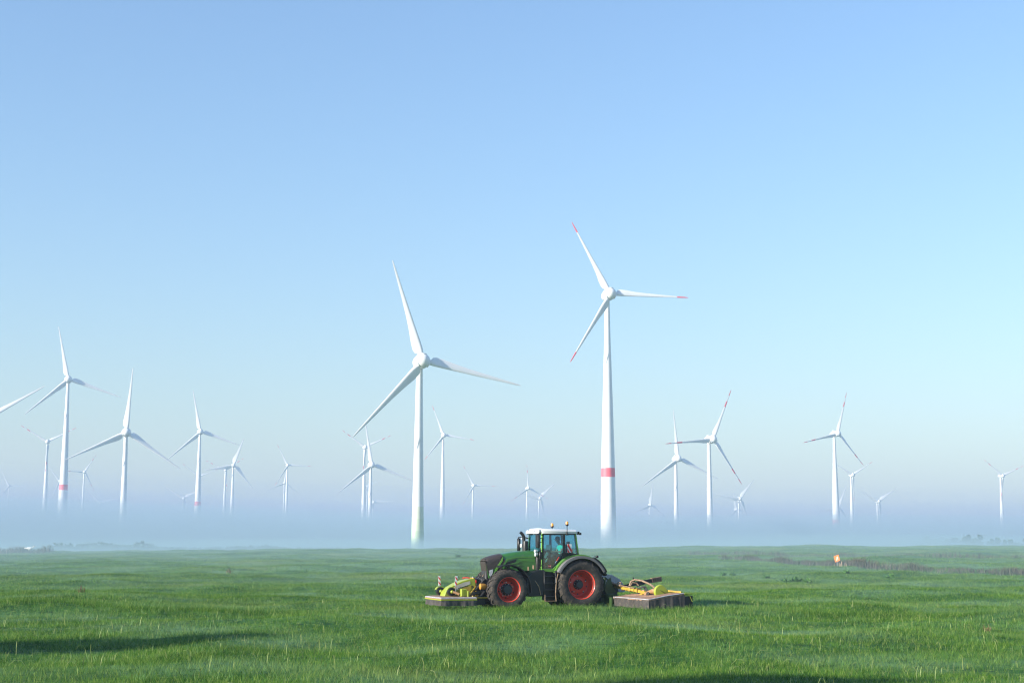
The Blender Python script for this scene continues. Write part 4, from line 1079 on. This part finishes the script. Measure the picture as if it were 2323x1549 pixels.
def driver():
    V, E, Rr = [], [], []
    def v(p, r, par=None):
        V.append(p); Rr.append(r)
        if par is not None: E.append((par, len(V) - 1))
        return len(V) - 1
    pel = v((0, 0, .06), (.15, .13)); sp = v((.0, 0, .24), (.15, .12), pel); ch = v((.05, 0, .42), (.17, .13), sp); nk0 = v((.11, 0, .55), (.075, .07), ch)
    nk = v((.15, 0, .61), .058, nk0); hd = v((.20, 0, .69), (.082, .09), nk); ht = v((.215, 0, .79), (.085, .095), hd); v((.215, 0, .86), (.05, .06), ht)
    hands = []
    for s, tgt in ((1, (.60, .12, .27)), (-1, (.50, -.36, .22))):
        sh = v((.06, s * .20, .49), .062, ch); el = v((.16, s * .29, .24), .045, sh); el2 = v((.24, (s * .29 + tgt[1]) / 2 + s * .02, .25), .040, el)
        wr = v((tgt[0] - .07, tgt[1], tgt[2]), .028, el2); pm = v(tgt, (.034, .02), wr); hands.append((pm, tgt, s))
        hp = v((.10, s * .10, .02), .085, pel); kn = v((.50, s * .15, .08), .062, hp); kn2 = v((.54, s * .15, .0), .055, kn); an = v((.62, s * .14, -.38), .038, kn2); v((.76, s * .14, -.43), .04, an)
    for pm, tgt, s in hands:        # five fingers curled round wheel rim or lever
        for k, (oy, L) in enumerate(((-.026, .034), (-.009, .040), (.009, .038), (.026, .030))):
            a = v((tgt[0] + .04, tgt[1] + oy, tgt[2] + .004), .010, pm); b_ = v((tgt[0] + .04 + L * .7, tgt[1] + oy, tgt[2] - .012), .009, a); v((tgt[0] + .03 + L * .5, tgt[1] + oy, tgt[2] - .038), .008, b_)
        a = v((tgt[0] + .0, tgt[1] - s * .04, tgt[2] - .008), .011, pm); v((tgt[0] + .03, tgt[1] - s * .05, tgt[2] - .03), .009, a)
    body = skin_obj('body', V, E, Rr, M_SKIN, dr)
    # nose, ears, eyes and mouth on the head
    mb = MB(); mb.ball((.300, 0, .725), .018, 8, 6, 0, (1, .8, 1.4))
    for s in (1, -1): mb.ball((.20, s * .084, .73), .025, 8, 6, 0, (.7, .35, 1.2))
    mb.build('nose_and_ears', M_SKIN, body, 60)
    mb = MB()
    for s in (1, -1): mb.ball((.288, s * .032, .755), .010, 8, 6)
    mb.box((.290, 0, .683), (.008, .045, .008)); mb.build('eyes_and_mouth', M_HAIR, body, 60)
    # shirt
    V, E, Rr = [], [], []
    a = v((0, 0, .06), (.162, .142)); b_ = v((.0, 0, .24), (.165, .135), a); c = v((.05, 0, .42), (.185, .145), b_); v((.10, 0, .53), (.09, .08), c)
    for s in (1, -1):
        q = v((.06, s * .20, .485), .078, c); v((.115, s * .255, .34), .066, q)
    skin_obj('t_shirt', V, E, Rr, M_SHIRT, dr)
    V, E, Rr = [], [], []
    a = v((0, 0, .05), (.17, .15))
    for s in (1, -1):
        hp = v((.12, s * .10, .02), .098, a); kn = v((.50, s * .15, .08), .076, hp); k2 = v((.545, s * .15, .0), .070, kn); v((.61, s * .14, -.33), .058, k2)
    skin_obj('trousers', V, E, Rr, M_TROUS, dr)
    mb = MB(); mb.lathe([(.098, .775), (.108, .80), (.10, .86), (.06, .905), (.01, .915)], 'Z', c=(.21, 0, 0), seg=20); mb.prism([(.28, -.075), (.36, -.06), (.39, 0), (.36, .06), (.28, .075)], .775, .79, axis='Z')
    mb.build('cap', M_HAIR, dr, 40)
    mb = MB(); mb.ball((.185, 0, .745), .096, 12, 8, 0, (.85, 1, .9)); mb.build('hair', M_HAIR, dr, 40)
    for s in (1, -1):
        mb = MB(); mb.box((.70, s * .14, -.445), (.27, .10, .09), bev=.03); mb.build('shoe', M_HAIR, dr, 40)
driver()
# ------------------------------------------------------------------ grass stalks, reeds, weeds
def leaf_mat(name, col, col2, tr=.25, scale=1.5):
    m = mat(name, col, .6, col2=col2, scale=scale, amt=.6)
    n = m.node_tree; b = n.nodes['Principled BSDF']; out = n.nodes['Material Output']
    t = n.nodes.new('ShaderNodeBsdfTranslucent'); ms = n.nodes.new('ShaderNodeMixShader'); ms.inputs[0].default_value = tr
    n.links.new(b.inputs['Base Color'].links[0].from_socket, t.inputs['Color'])
    n.links.new(b.outputs[0], ms.inputs[1]); n.links.new(t.outputs[0], ms.inputs[2]); n.links.new(ms.outputs[0], out.inputs['Surface'])
    return m
M_STALK = leaf_mat('seed_stalks', (.30, .33, .11), (.20, .28, .07), .2, .8)
M_TUFT = leaf_mat('tall_tufts', (.16, .30, .07), (.08, .20, .04), .3, .6)
M_REED = leaf_mat('purple_reeds', (.14, .112, .09), (.075, .09, .05), .2, .7)
M_REEDG = leaf_mat('grey_green_reeds', (.12, .16, .11), (.07, .11, .075), .2, .5)
M_DOCK = leaf_mat('dock_leaves', (.12, .26, .05), (.07, .18, .035), .2, 9)
M_REDW = leaf_mat('red_sorrel', (.24, .12, .06), (.14, .13, .05), .2, 9)
M_BARK = mat('bark', (.11, .085, .06), .85, scale=5, amt=1, bump=.02)
M_LEAF = leaf_mat('tree_leaves', (.055, .12, .03), (.03, .075, .02), .25, .6)
M_LEAF2 = leaf_mat('hedge_leaves', (.05, .10, .035), (.03, .06, .02), .25, .4)

def stalks():
    xy = np.concatenate([scatter(25, 45, lambda y: 10), scatter(45, 75, lambda y: 4), scatter(75, 130, lambda y: .9)])
    x, y = xy[:, 0], xy[:, 1]
    keep = rng.uniform(0, 1, len(x)) < np.clip(.35 + 1.1 * patch(x, y, .45, .4) + .3 * patch(x, y, 1.7), .05, 1)
    x, y = x[keep], y[keep]; N = len(x)
    hg = rng.uniform(.08, .24, N); a = rng.uniform(0, 6.28, N); l = rng.uniform(.05, .9, N) * hg
    P = np.stack([x, y, H(x, y)], 1)
    o = tri_object('grass_stalks', P, rng.uniform(.0035, .006, N) * (1 + .008 * y), hg, np.stack([np.cos(a) * l, np.sin(a) * l], 1), rng.uniform(0, 1, N), M_STALK, True)
    tag(o, kind='stuff', label='thin straw-coloured seed stalks standing above the grass', cat='grass')
    # arching long blades: three-segment curved ribbons
    mb_v, mb_f = [], []
    n = 1500
    xy = scatter(25, 70, lambda y: .55)
    for px_, py_ in xy[:n]:
        z = h(px_, py_); a = random.uniform(0, 6.28); L = random.uniform(.16, .42); w = random.uniform(.006, .011); ca, sa = math.cos(a), math.sin(a)
        b = len(mb_v)
        for t, (r_, zz) in enumerate(((0, 0), (.10, .55), (.32, .86), (.62, .90), (.9, .62))):
            ww = w * (1 - t * .17)
            mb_v.append((px_ + ca * r_ * L - sa * ww, py_ + sa * r_ * L + ca * ww, z + zz * L * .9)); mb_v.append((px_ + ca * r_ * L + sa * ww, py_ + sa * r_ * L - ca * ww, z + zz * L * .9 + ww))
        for t in range(4): mb_f.append((b + 2 * t, b + 2 * t + 1, b + 2 * t + 3, b + 2 * t + 2))
    mb = MB(); mb.add(mb_v, mb_f); o = mb.build('arching_grass', M_STALK, smooth=0)
    tag(o, kind='stuff', label='long arching dry grass blades in the foreground meadow', cat='grass')
    # darker, taller tufts
    N0 = 900; X, Y, HG = [], [], []
    cx = scatter(26, 180, lambda y: .09 if y < 90 else .05)
    for a_, b_ in cx:
        k = random.randint(25, 60); sp = random.uniform(.06, .22) * (1 + b_ / 90)
        X.append(rng.normal(a_, sp * 1.6, k)); Y.append(rng.normal(b_, sp, k)); HG.append(rng.uniform(.09, .2, k) * (1 + b_ / 160))
    X, Y, HG = map(np.concatenate, (X, Y, HG)); N = len(X)
    P = np.stack([X, Y, H(X, Y)], 1)
    o = tri_object('grass_tufts', P, rng.uniform(.008, .014, N) * (1 + Y / 70), HG, rng.normal(0, 1, (N, 2)) * (HG * .45)[:, None], rng.uniform(0, 1, N), M_TUFT)
    tag(o, kind='stuff', label='taller deep green tufts scattered over the meadow', cat='grass')
stalks()

def reed_band(name, line, wid, hgt, dens, material, label):
    pts = [ground_hit(*p) for p in line]
    X, Y, HG, ED = [], [], [], []
    for a, b_ in zip(pts[:-1], pts[1:]):
        L = (b_ - a).length; n = int(L * wid * dens); t = rng.uniform(0, 1, n)
        o_ = np.clip(rng.normal(0, .4, n), -1, 1)
        X.append(a.x + (b_.x - a.x) * t + rng.normal(0, .3, n)); Y.append(a.y + (b_.y - a.y) * t + o_ * wid)
        HG.append(rng.uniform(.55, 1.05, n) * hgt * (1 - .35 * np.abs(o_)))
    X, Y, HG = map(np.concatenate, (X, Y, HG))
    cl = .5 + .5 * np.sin(X * .9 + 2 * np.sin(X * .31)) * np.sin(Y * .7 + X * .2)
    keep = rng.uniform(0, 1, len(X)) < .25 + .75 * cl; X, Y, HG, cl = X[keep], Y[keep], HG[keep], cl[keep]
    HG = HG * (.5 + .45 * cl + .3 * np.sin(X * .17 + 1) * np.sin(X * .41))
    N = len(X); P = np.stack([X, Y, H(X, Y)], 1)
    o = tri_object(name, P, rng.uniform(.012, .032, N) * (hgt / .6), HG, rng.normal(0, 1, (N, 2)) * (HG * .28)[:, None], rng.uniform(0, 1, N), material, True)
    tag(o, kind='stuff', label=label, cat='reeds')
reed_band('reeds', [(1640, 1269), (1700, 1272), (1780, 1276), (1890, 1283), (1960, 1287), (2080, 1292), (2200, 1298), (2330, 1304), (2460, 1309)], 3.2, .95, 46, M_REED, 'purple brown reeds along a ditch, nearest band behind the orange sign')
reed_band('reeds', [(1560, 1258), (1640, 1259), (1790, 1262), (1960, 1263), (2150, 1264), (2330, 1266), (2450, 1266)], 4.0, .95, 18, M_REED, 'thin farther line of grey purple reeds across the right field')
reed_band('reeds', [(-120, 1257), (0, 1256), (60, 1254), (115, 1252)], 5.0, 1.8, 16, M_REED, 'brown reeds at the left edge of the field below the white birds')
reed_band('reeds', [(990, 1246), (1050, 1246), (1120, 1246.5), (1190, 1247)], 3.0, .65, 14, M_REEDG, 'grey green weeds along the crest just left of the cab')

def weed_mesh(kind, seed):
    r = random.Random(seed); mb = MB()
    n = 26 if kind == 'dock' else 20
    for i in range(n):
        a = r.uniform(0, 6.28); L = r.uniform(.16, .34); el = r.uniform(.3, 1.3); w = r.uniform(.035, .07) if kind == 'dock' else r.uniform(.008, .018)
        if kind != 'dock': L *= 1.4; el = r.uniform(.9, 1.5)
        bx, by = r.uniform(-.12, .12), r.uniform(-.12, .12)
        pts = []
        for t in range(5):
            q = t / 4; rr = L * q * math.cos(el); z = L * q * math.sin(el) - .25 * L * q * q * math.cos(el)
            ww = w * math.sin(math.pi * (.08 + .88 * q)); pts.append((bx + math.cos(a) * rr, by + math.sin(a) * rr, z + .02, ww))
        V = []
        for x, y, z, ww in pts:
            V += [(x - math.sin(a) * ww, y + math.cos(a) * ww, z + ww * .3), (x, y, z), (x + math.sin(a) * ww, y - math.cos(a) * ww, z + ww * .3)]
        Fc = []
        for t in range(4): Fc += [(3 * t, 3 * t + 1, 3 * t + 4, 3 * t + 3), (3 * t + 1, 3 * t + 2, 3 * t + 5, 3 * t + 4)]
        mb.add(V, Fc)
    if kind == 'dock':
        mb.tube([(0, 0, 0), (.01, .01, .25), (.03, 0, .42)], [.012, .01, .006], 6)
    return mb.mesh('weed', M_DOCK if kind == 'dock' else M_REDW, 60)
WM = [weed_mesh('dock', 1), weed_mesh('dock', 2), weed_mesh('red', 3)]
WEEDS = [(1785, 1322, 0, 1.3, 'broad-leaved dark weed, left one of a row of three below the orange sign'),
         (1808, 1321, 1, 1.4, 'broad-leaved dark weed, middle one of a row of three below the orange sign'),
         (1832, 1325, 0, 1.5, 'broad-leaved dark weed, right one of a row of three below the orange sign'),
         (1918, 1302, 1, 1.3, 'small dark weed close below the orange sign'),
         (2018, 1314, 1, 1.5, 'low spreading dark weed standing alone at the right of the field'),
         (1640, 1307, 0, 1.2, 'left of two small bushy weeds right of the rear mower'),
         (1662, 1306, 1, 1.1, 'right of two small bushy weeds right of the rear mower'),
         (1738, 1313, 1, 1.2, 'small bushy weed between the mower and the row of three weeds'),
         (184, 1346, 2, 1.0, 'reddish brown weed low at the left of the meadow'),
         (520, 1302, 2, 1.2, 'faint reddish weed in the middle distance left of the tractor'),
         (1038, 1264, 1, 1.4, 'dark weed in the far meadow directly above the front mower'),
         (2240, 1434, 2, .7, 'small brownish weed in the right foreground meadow')]
for px_, py_, k, sc, lb in WEEDS:
    p = ground_hit(px_, py_)
    o = bpy.data.objects.new('weed', WM[k]); COL.objects.link(o); o.location = p; o.rotation_euler = (0, 0, px_ * .7)
    f_ = sc * .8 * (1 + p.y / 300); o.scale = (f_ * 1.3, f_ * 1.3, f_)
    tag(o, lb, 'weed', 'single weeds standing out of the grass')

# ------------------------------------------------------------------ orange sign, stakes, birds
sp_ = ground_hit(1899, 1284)
k_ = sp_.y / F
sign = empty('sign', sp_, math.radians(-50)); tag(sign, 'tilted orange square sign with a white mark on a thin post among reeds', 'sign')
M_SIGN = mat('sign_orange', (.80, .17, .03), .5, scale=1.5, amt=.2)
M_POST = mat('post_grey', (.42, .40, .42), .6, scale=6)
ph = 17.5 * k_; pw = 14.0 * k_
mb = MB(); mb.tube([(0, .03, 0), (0, .03, ph + .1)], .03, 8); mb.build('post', M_POST, sign)
mb = MB(); Ms = Matrix.Translation((0, 0, ph)) @ Matrix.Rotation(math.radians(-17), 4, 'Y')
mb.box((0, 0, 0), (pw, .02, pw * .98), bev=.006); mb.v = [tuple(Ms @ Vector(p)) for p in mb.v]
mb.build('panel', M_SIGN, sign, 30)
mb = MB()
for a, c, w_, h_ in ((.16, .16, .26, .2), (.06, -.02, .2, .2), (-.08, -.2, .14, .2), (.2, -.12, .08, .2)):
    mb.add([(pw * (a + i * w_ / 2), -.013, pw * (c + j * h_ / 2)) for i, j in ((-1, -.8), (1, -1), (.7, 1), (-.8, .8))], [(0, 1, 2, 3)], 0, Ms)
mb.build('white_mark', M_STRIPEW, sign, 0)
for i, (px_, hh, w_) in enumerate(((1892.5, 4.5, .05), (1904.5, 8, .06), (1907, 6, .05), (1910.5, 11, .07), (1917, 8, .05), (1921, 5, .05))):
    p = ground_hit(px_, 1284.5); mb = MB(); kk = p.y / F
    mb.box((0, 0, hh * kk / 2), (w_, w_, hh * kk), bev=.01); mb.lathe([(w_ * .5, hh * kk), (.004, hh * kk + .05)], 'Z', seg=6)
    o = mb.build('stake', mat('pale_wood', (.42, .30, .20), .8, scale=6) if i == 0 else bpy.data.materials['pale_wood'], None, 30)
    o.location = p; o.rotation_euler = (random.uniform(-.08, .08), random.uniform(-.1, .1), random.uniform(0, 3))
    tag(o, 'thin weathered wooden stake poking out of the reeds beside the orange sign', 'stake', 'thin wooden stakes beside the orange sign')

M_FEATH = mat('white_feathers', (.82, .80, .77), .8, scale=8, amt=.3)
M_BEAK = mat('orange_beak', (.7, .28, .05), .5, scale=9)
def bird(px_, py_, s, rz, label, neck):
    p = ground_hit(px_, 1253); q = at(px_, py_, p.y)
    o = empty('bird', (p.x, p.y, p.z), rz); tag(o, label, 'bird', 'white birds resting at the left edge of the field')
    ht = max(.5, q.z - p.z)
    mb = MB()
    body = [(-.62, .02, .0), (-.5, .10, .02), (-.25, .22, .0), (.05, .27, -.02), (.3, .2, .0), (.42, .1, .06)]
    secs = [[(x * s, r_ * s * math.cos(2 * math.pi * k / 14), ht + (z + r_ * .9 * math.sin(2 * math.pi * k / 14)) * s) for k in range(14)] for x, r_, z in body]
    mb.loft(secs)
    mb.tube([(.36 * s, 0, ht + .05 * s), (.5 * s, 0, ht + .25 * s * neck), (.5 * s, 0, ht + .5 * s * neck), (.6 * s, 0, ht + .58 * s * neck)], [.09 * s, .06 * s, .05 * s, .06 * s], 10)
    mb.ball((.62 * s, 0, ht + .58 * s * neck), .085 * s, 10, 8)
    mb.build('body', M_FEATH, o, 60)
    mb = MB(); mb.tube([(.68 * s, 0, ht + .57 * s * neck), (.86 * s, 0, ht + .53 * s * neck)], [.03 * s, .01 * s], 8); mb.build('beak', M_BEAK, o)
    for sd in (1, -1):
        mb = MB(); mb.tube([(0, sd * .08 * s, 0), (0, sd * .08 * s, ht - .18 * s)], .02, 6); mb.build('leg', M_BEAK, o)
bird(58, 1243.5, .9, 2.6, 'smaller white bird at the left edge, left of the larger one', .6)
bird(66.5, 1244.0, 1.5, -.2, 'larger white bird at the left edge of the field', .5)

# ------------------------------------------------------------------ trees
def crown_tri(mb, n, centre, rad, seed, leaf):
    r = np.random.default_rng(seed)
    nb = max(10, n // 60)
    u = r.normal(0, 1, (nb, 3)); u /= np.linalg.norm(u, axis=1)[:, None]
    C = u * (r.uniform(.25, 1, nb) ** .5)[:, None] * np.array(rad) * .82 + np.array(centre)
    cr = r.uniform(.16, .36, nb) * min(rad[0], rad[2])
    k = r.integers(0, nb, n)
    d = r.normal(0, 1, (n, 3)); d /= np.linalg.norm(d, axis=1)[:, None]
    P = C[k] + d * (cr[k] * r.uniform(.5, 1.1, n))[:, None]
    for p in P:
        a = Vector(r.normal(0, 1, 3)).normalized(); b_ = a.orthogonal().normalized(); c = a.cross(b_)
        s = leaf * r.uniform(.6, 1.3); p = Vector(p)
        mb.add([p - b_ * s, p + c * s * .55, p + b_ * s, p - c * s * .55], [(0, 1, 2, 3)])
    return C
def tree(name, loc, Ht, rad, seed, n, leaf, label, cat='tree', group=None, rz=0):
    o = empty(name, loc, rz); tag(o, label, cat, group)
    cz = Ht - rad[2]
    mb = MB(); C = crown_tri(mb, n, (0, 0, cz), rad, seed, leaf)
    mb.build('crown', M_LEAF, o, 0)
    mb = MB(); r_ = Ht * .022 + .04
    mb.tube([(0, 0, -.2), (.03 * Ht * .1, 0, Ht * .2), (0, .02 * Ht, Ht * .5), (0, 0, Ht * .9)], [r_ * 1.3, r_, r_ * .7, r_ * .15], 10)
    for i in range(9):
        c = C[i % len(C)]; z0 = max(Ht * .2, c[2] * .55)
        mb.tube([(0, 0, z0), (c[0] * .5, c[1] * .5, (z0 + c[2]) / 2 + .1), tuple(c)], [r_ * .4, r_ * .28, r_ * .08], 6)
    mb.build('trunk', M_BARK, o)
    return o
FT = [(2021, 1222, 620, 3.2), (2047, 1221, 620, 3.0), (2077, 1221, 600, 3.4), (2100, 1215, 600, 3.6), (2122, 1219, 590, 3.2), (2142, 1219, 580, 3.6), (2167, 1216, 570, 4.4), (2196, 1213.5, 555, 4.2), (2222, 1216, 545, 4.4), (2258, 1220, 535, 3.2), (2294, 1220, 530, 4.6), (2321, 1222, 530, 3.4)]
for i, (px_, py_, d, rw) in enumerate(FT):
    q = at(px_, py_, d); z0 = h(q.x, q.y); Ht = q.z - z0 + .3
    lb = ('lone round tree in a gap, third from the right edge', 'wide low tree, second from the right edge', 'tree cut by the right edge of the picture')[i - 9] if i >= 9 else \
         ['faintest leftmost tree of the foggy row on the right', 'second faint tree from the left of the foggy row', 'low tree left of the tall fourth one in the foggy row', 'taller tree standing up in the left half of the foggy row', 'small narrow tree just right of the taller fourth one', 'rounded tree in the middle of the foggy row', 'broad tree left of the tallest pair in the foggy row', 'tallest tree of the foggy row', 'broad tree right beside the tallest one, before the gap'][i]
    tree('tree', (q.x, q.y, z0), Ht, (rw, rw, Ht * .42), 40 + i, 900, .42, lb, 'tree', 'trees fading into the fog at the right', i)
# trees beside the camera whose long morning shadows fall over the foreground
tree('tree', (-30.4, 31.6, h(-30.4, 31.6)), 9.3, (1.9, 1.9, 3.9), 77, 15000, .19, 'slim tree outside the left edge whose shadow crosses the left foreground', 'tree')
tree('tree', (-16.5, 17.7, h(-16.5, 17.7)), 9.8, (1.8, 1.8, 3.2), 78, 13000, .19, 'slim tree near the camera whose shadow touches the bottom right foreground', 'tree')

def hedge():
    mb = MB(); r = np.random.default_rng(5)
    for i in range(150):
        px_ = 85 + (780 - 85) * (i / 149)
        prof = float(np.interp(px_, [85, 105, 130, 180, 230, 280, 330, 360, 500, 620, 640, 780], [1.2, 1.9, 3.0, 2.3, 3.2, 2.4, 3.3, 1.6, 1.6, 2.3, 1.7, 1.5]))
        q = at(px_ + r.uniform(-3, 3), 1243, 462 + r.uniform(-8, 8)); z0 = h(q.x, q.y)
        crown_tri(mb, 150, (q.x, q.y, z0 + prof * .5 + .5), (3.0, 2.2, prof * .5 + .6), int(px_), .36)
    o = mb.build('bushes', M_LEAF2, None, 0)
    tag(o, kind='stuff', label='long low line of bushes fading into fog behind the left of the field', cat='bushes')
hedge()
# ------------------------------------------------------------------ ground fog and haze
def volume_mat(name, dens, col, aniso=0.0):
    m = bpy.data.materials.new(name); m.use_nodes = True
    n = m.node_tree; n.nodes.clear()
    v = n.nodes.new('ShaderNodeVolumePrincipled'); o = n.nodes.new('ShaderNodeOutputMaterial')
    v.inputs['Color'].default_value = (*col, 1); v.inputs['Density'].default_value = dens; v.inputs['Anisotropy'].default_value = aniso
    n.links.new(v.outputs[0], o.inputs['Volume']); return m
def fog_layer(name, label, f, dens, col, yend=5500):
    """a bank of ground fog: its near face slopes up from the meadow behind the crest, then a gently rolling top"""
    Yn = np.concatenate([np.linspace(400, 950, 40), np.geomspace(1000, yend, 14)])
    t = np.linspace(-1, 1, 61)
    V = []; r = len(Yn); c = len(t)
    for y in Yn:
        for q in t:
            x = q * (y * .55 + 150)
            top = float(np.interp(x / y, [-.36, -.1, .1, .36], FOG_TOP)) * f
            g = float(np.interp(y, [400, 450, 502, 560, 626, 750, 950], [.04, .24, .46, .74, .96, 1, 1]))
            V.append((x, y, top * g + g * 1.6 * f * math.sin(x * .013 + 1 + f) * math.sin(y * .011 + f * 3)))
    Vb = [(x, y, -0.6) for x, y, z in V]
    fs = []
    nn = r * c
    for i in range(r - 1):
        for j in range(c - 1):
            a = i * c + j; fs += [(a, a + 1, a + c + 1, a + c), (nn + a, nn + a + c, nn + a + c + 1, nn + a + 1)]
    for i in range(r - 1):
        a = i * c; fs.append((a, a + c, nn + a + c, nn + a)); a = i * c + c - 1; fs.append((a, nn + a, nn + a + c, a + c))
    for j in range(c - 1):
        fs.append((j, nn + j, nn + j + 1, j + 1)); a = (r - 1) * c + j; fs.append((a, a + 1, nn + a + 1, nn + a))
    mb = MB(); mb.add(V + Vb, fs)
    o = mb.build(name, volume_mat(name, dens, col), smooth=0)
    tag(o, kind='stuff', label=label, cat='fog')
def build_fog():
    fog_layer('fog_bank', 'dense low bank of pale blue ground fog behind the meadow', 1.0, .0042, FOG_C, 1800)
    fog_layer('low_fog', 'thickest fog lying on the ground behind the meadow crest', .62, .0075, FOG_C)
    fog_layer('fog_veil', 'middle fog between the thick ground fog and the mist above', .8, .0040, FOG_C, 3000)
    fog_layer('mist', 'thin upper mist softening the top of the fog bank', 1.25, .0018, HAZE_C, 1300)
    fog_layer('thin_mist', 'thinnest mist drifting above the fog bank', 1.6, .0006, HAZE_C, 1150)
    # shallow ground mist creeping over the far part of the meadow
    Yn = np.concatenate([np.linspace(85, 330, 40), np.linspace(345, 425, 8)]); t = np.linspace(-1, 1, 41); V = []; r = len(Yn); c = len(t)
    for y in Yn:
        for q in t:
            x = q * (y * .6 + 60); g = min(1, (y - 85) / 200) ** .7
            V.append((x, y, h(x, y) + .12 + 2.3 * g * (1 + .25 * math.sin(x * .05 + y * .03) * math.sin(y * .041)) * min(1, (430 - y) / 60)))
    Vb = [(x, y, -.7) for x, y, z in V]; nn = r * c; fs = []
    for i in range(r - 1):
        for j in range(c - 1):
            a = i * c + j; fs += [(a, a + 1, a + c + 1, a + c), (nn + a, nn + a + c, nn + a + c + 1, nn + a + 1)]
    for i in range(r - 1):
        a = i * c; fs.append((a, a + c, nn + a + c, nn + a)); a = i * c + c - 1; fs.append((a, nn + a, nn + a + c, a + c))
    for j in range(c - 1):
        fs.append((j, nn + j, nn + j + 1, j + 1)); a = (r - 1) * c + j; fs.append((a, a + 1, nn + a + 1, nn + a))
    mb = MB(); mb.add(V + Vb, fs)
    o = mb.build('ground_mist', volume_mat('ground_mist', .0058, FOG_C), smooth=0)
    tag(o, kind='stuff', label='shallow mist creeping over the far part of the meadow', cat='mist')
    mb = MB(); mb.box((0, 0, 100 - 2), (16000, 16000, 200))
    o = mb.build('haze', volume_mat('haze', HAZE_D, HAZE_C), smooth=0)
    tag(o, kind='stuff', label='thin pale blue haze over the whole plain', cat='haze')
FOG_C, FOG_TOP = (.465, .648, .752), [24.5, 20, 18, 17]
HAZE_D, HAZE_C = .00034, (.470, .580, .735)
build_fog()
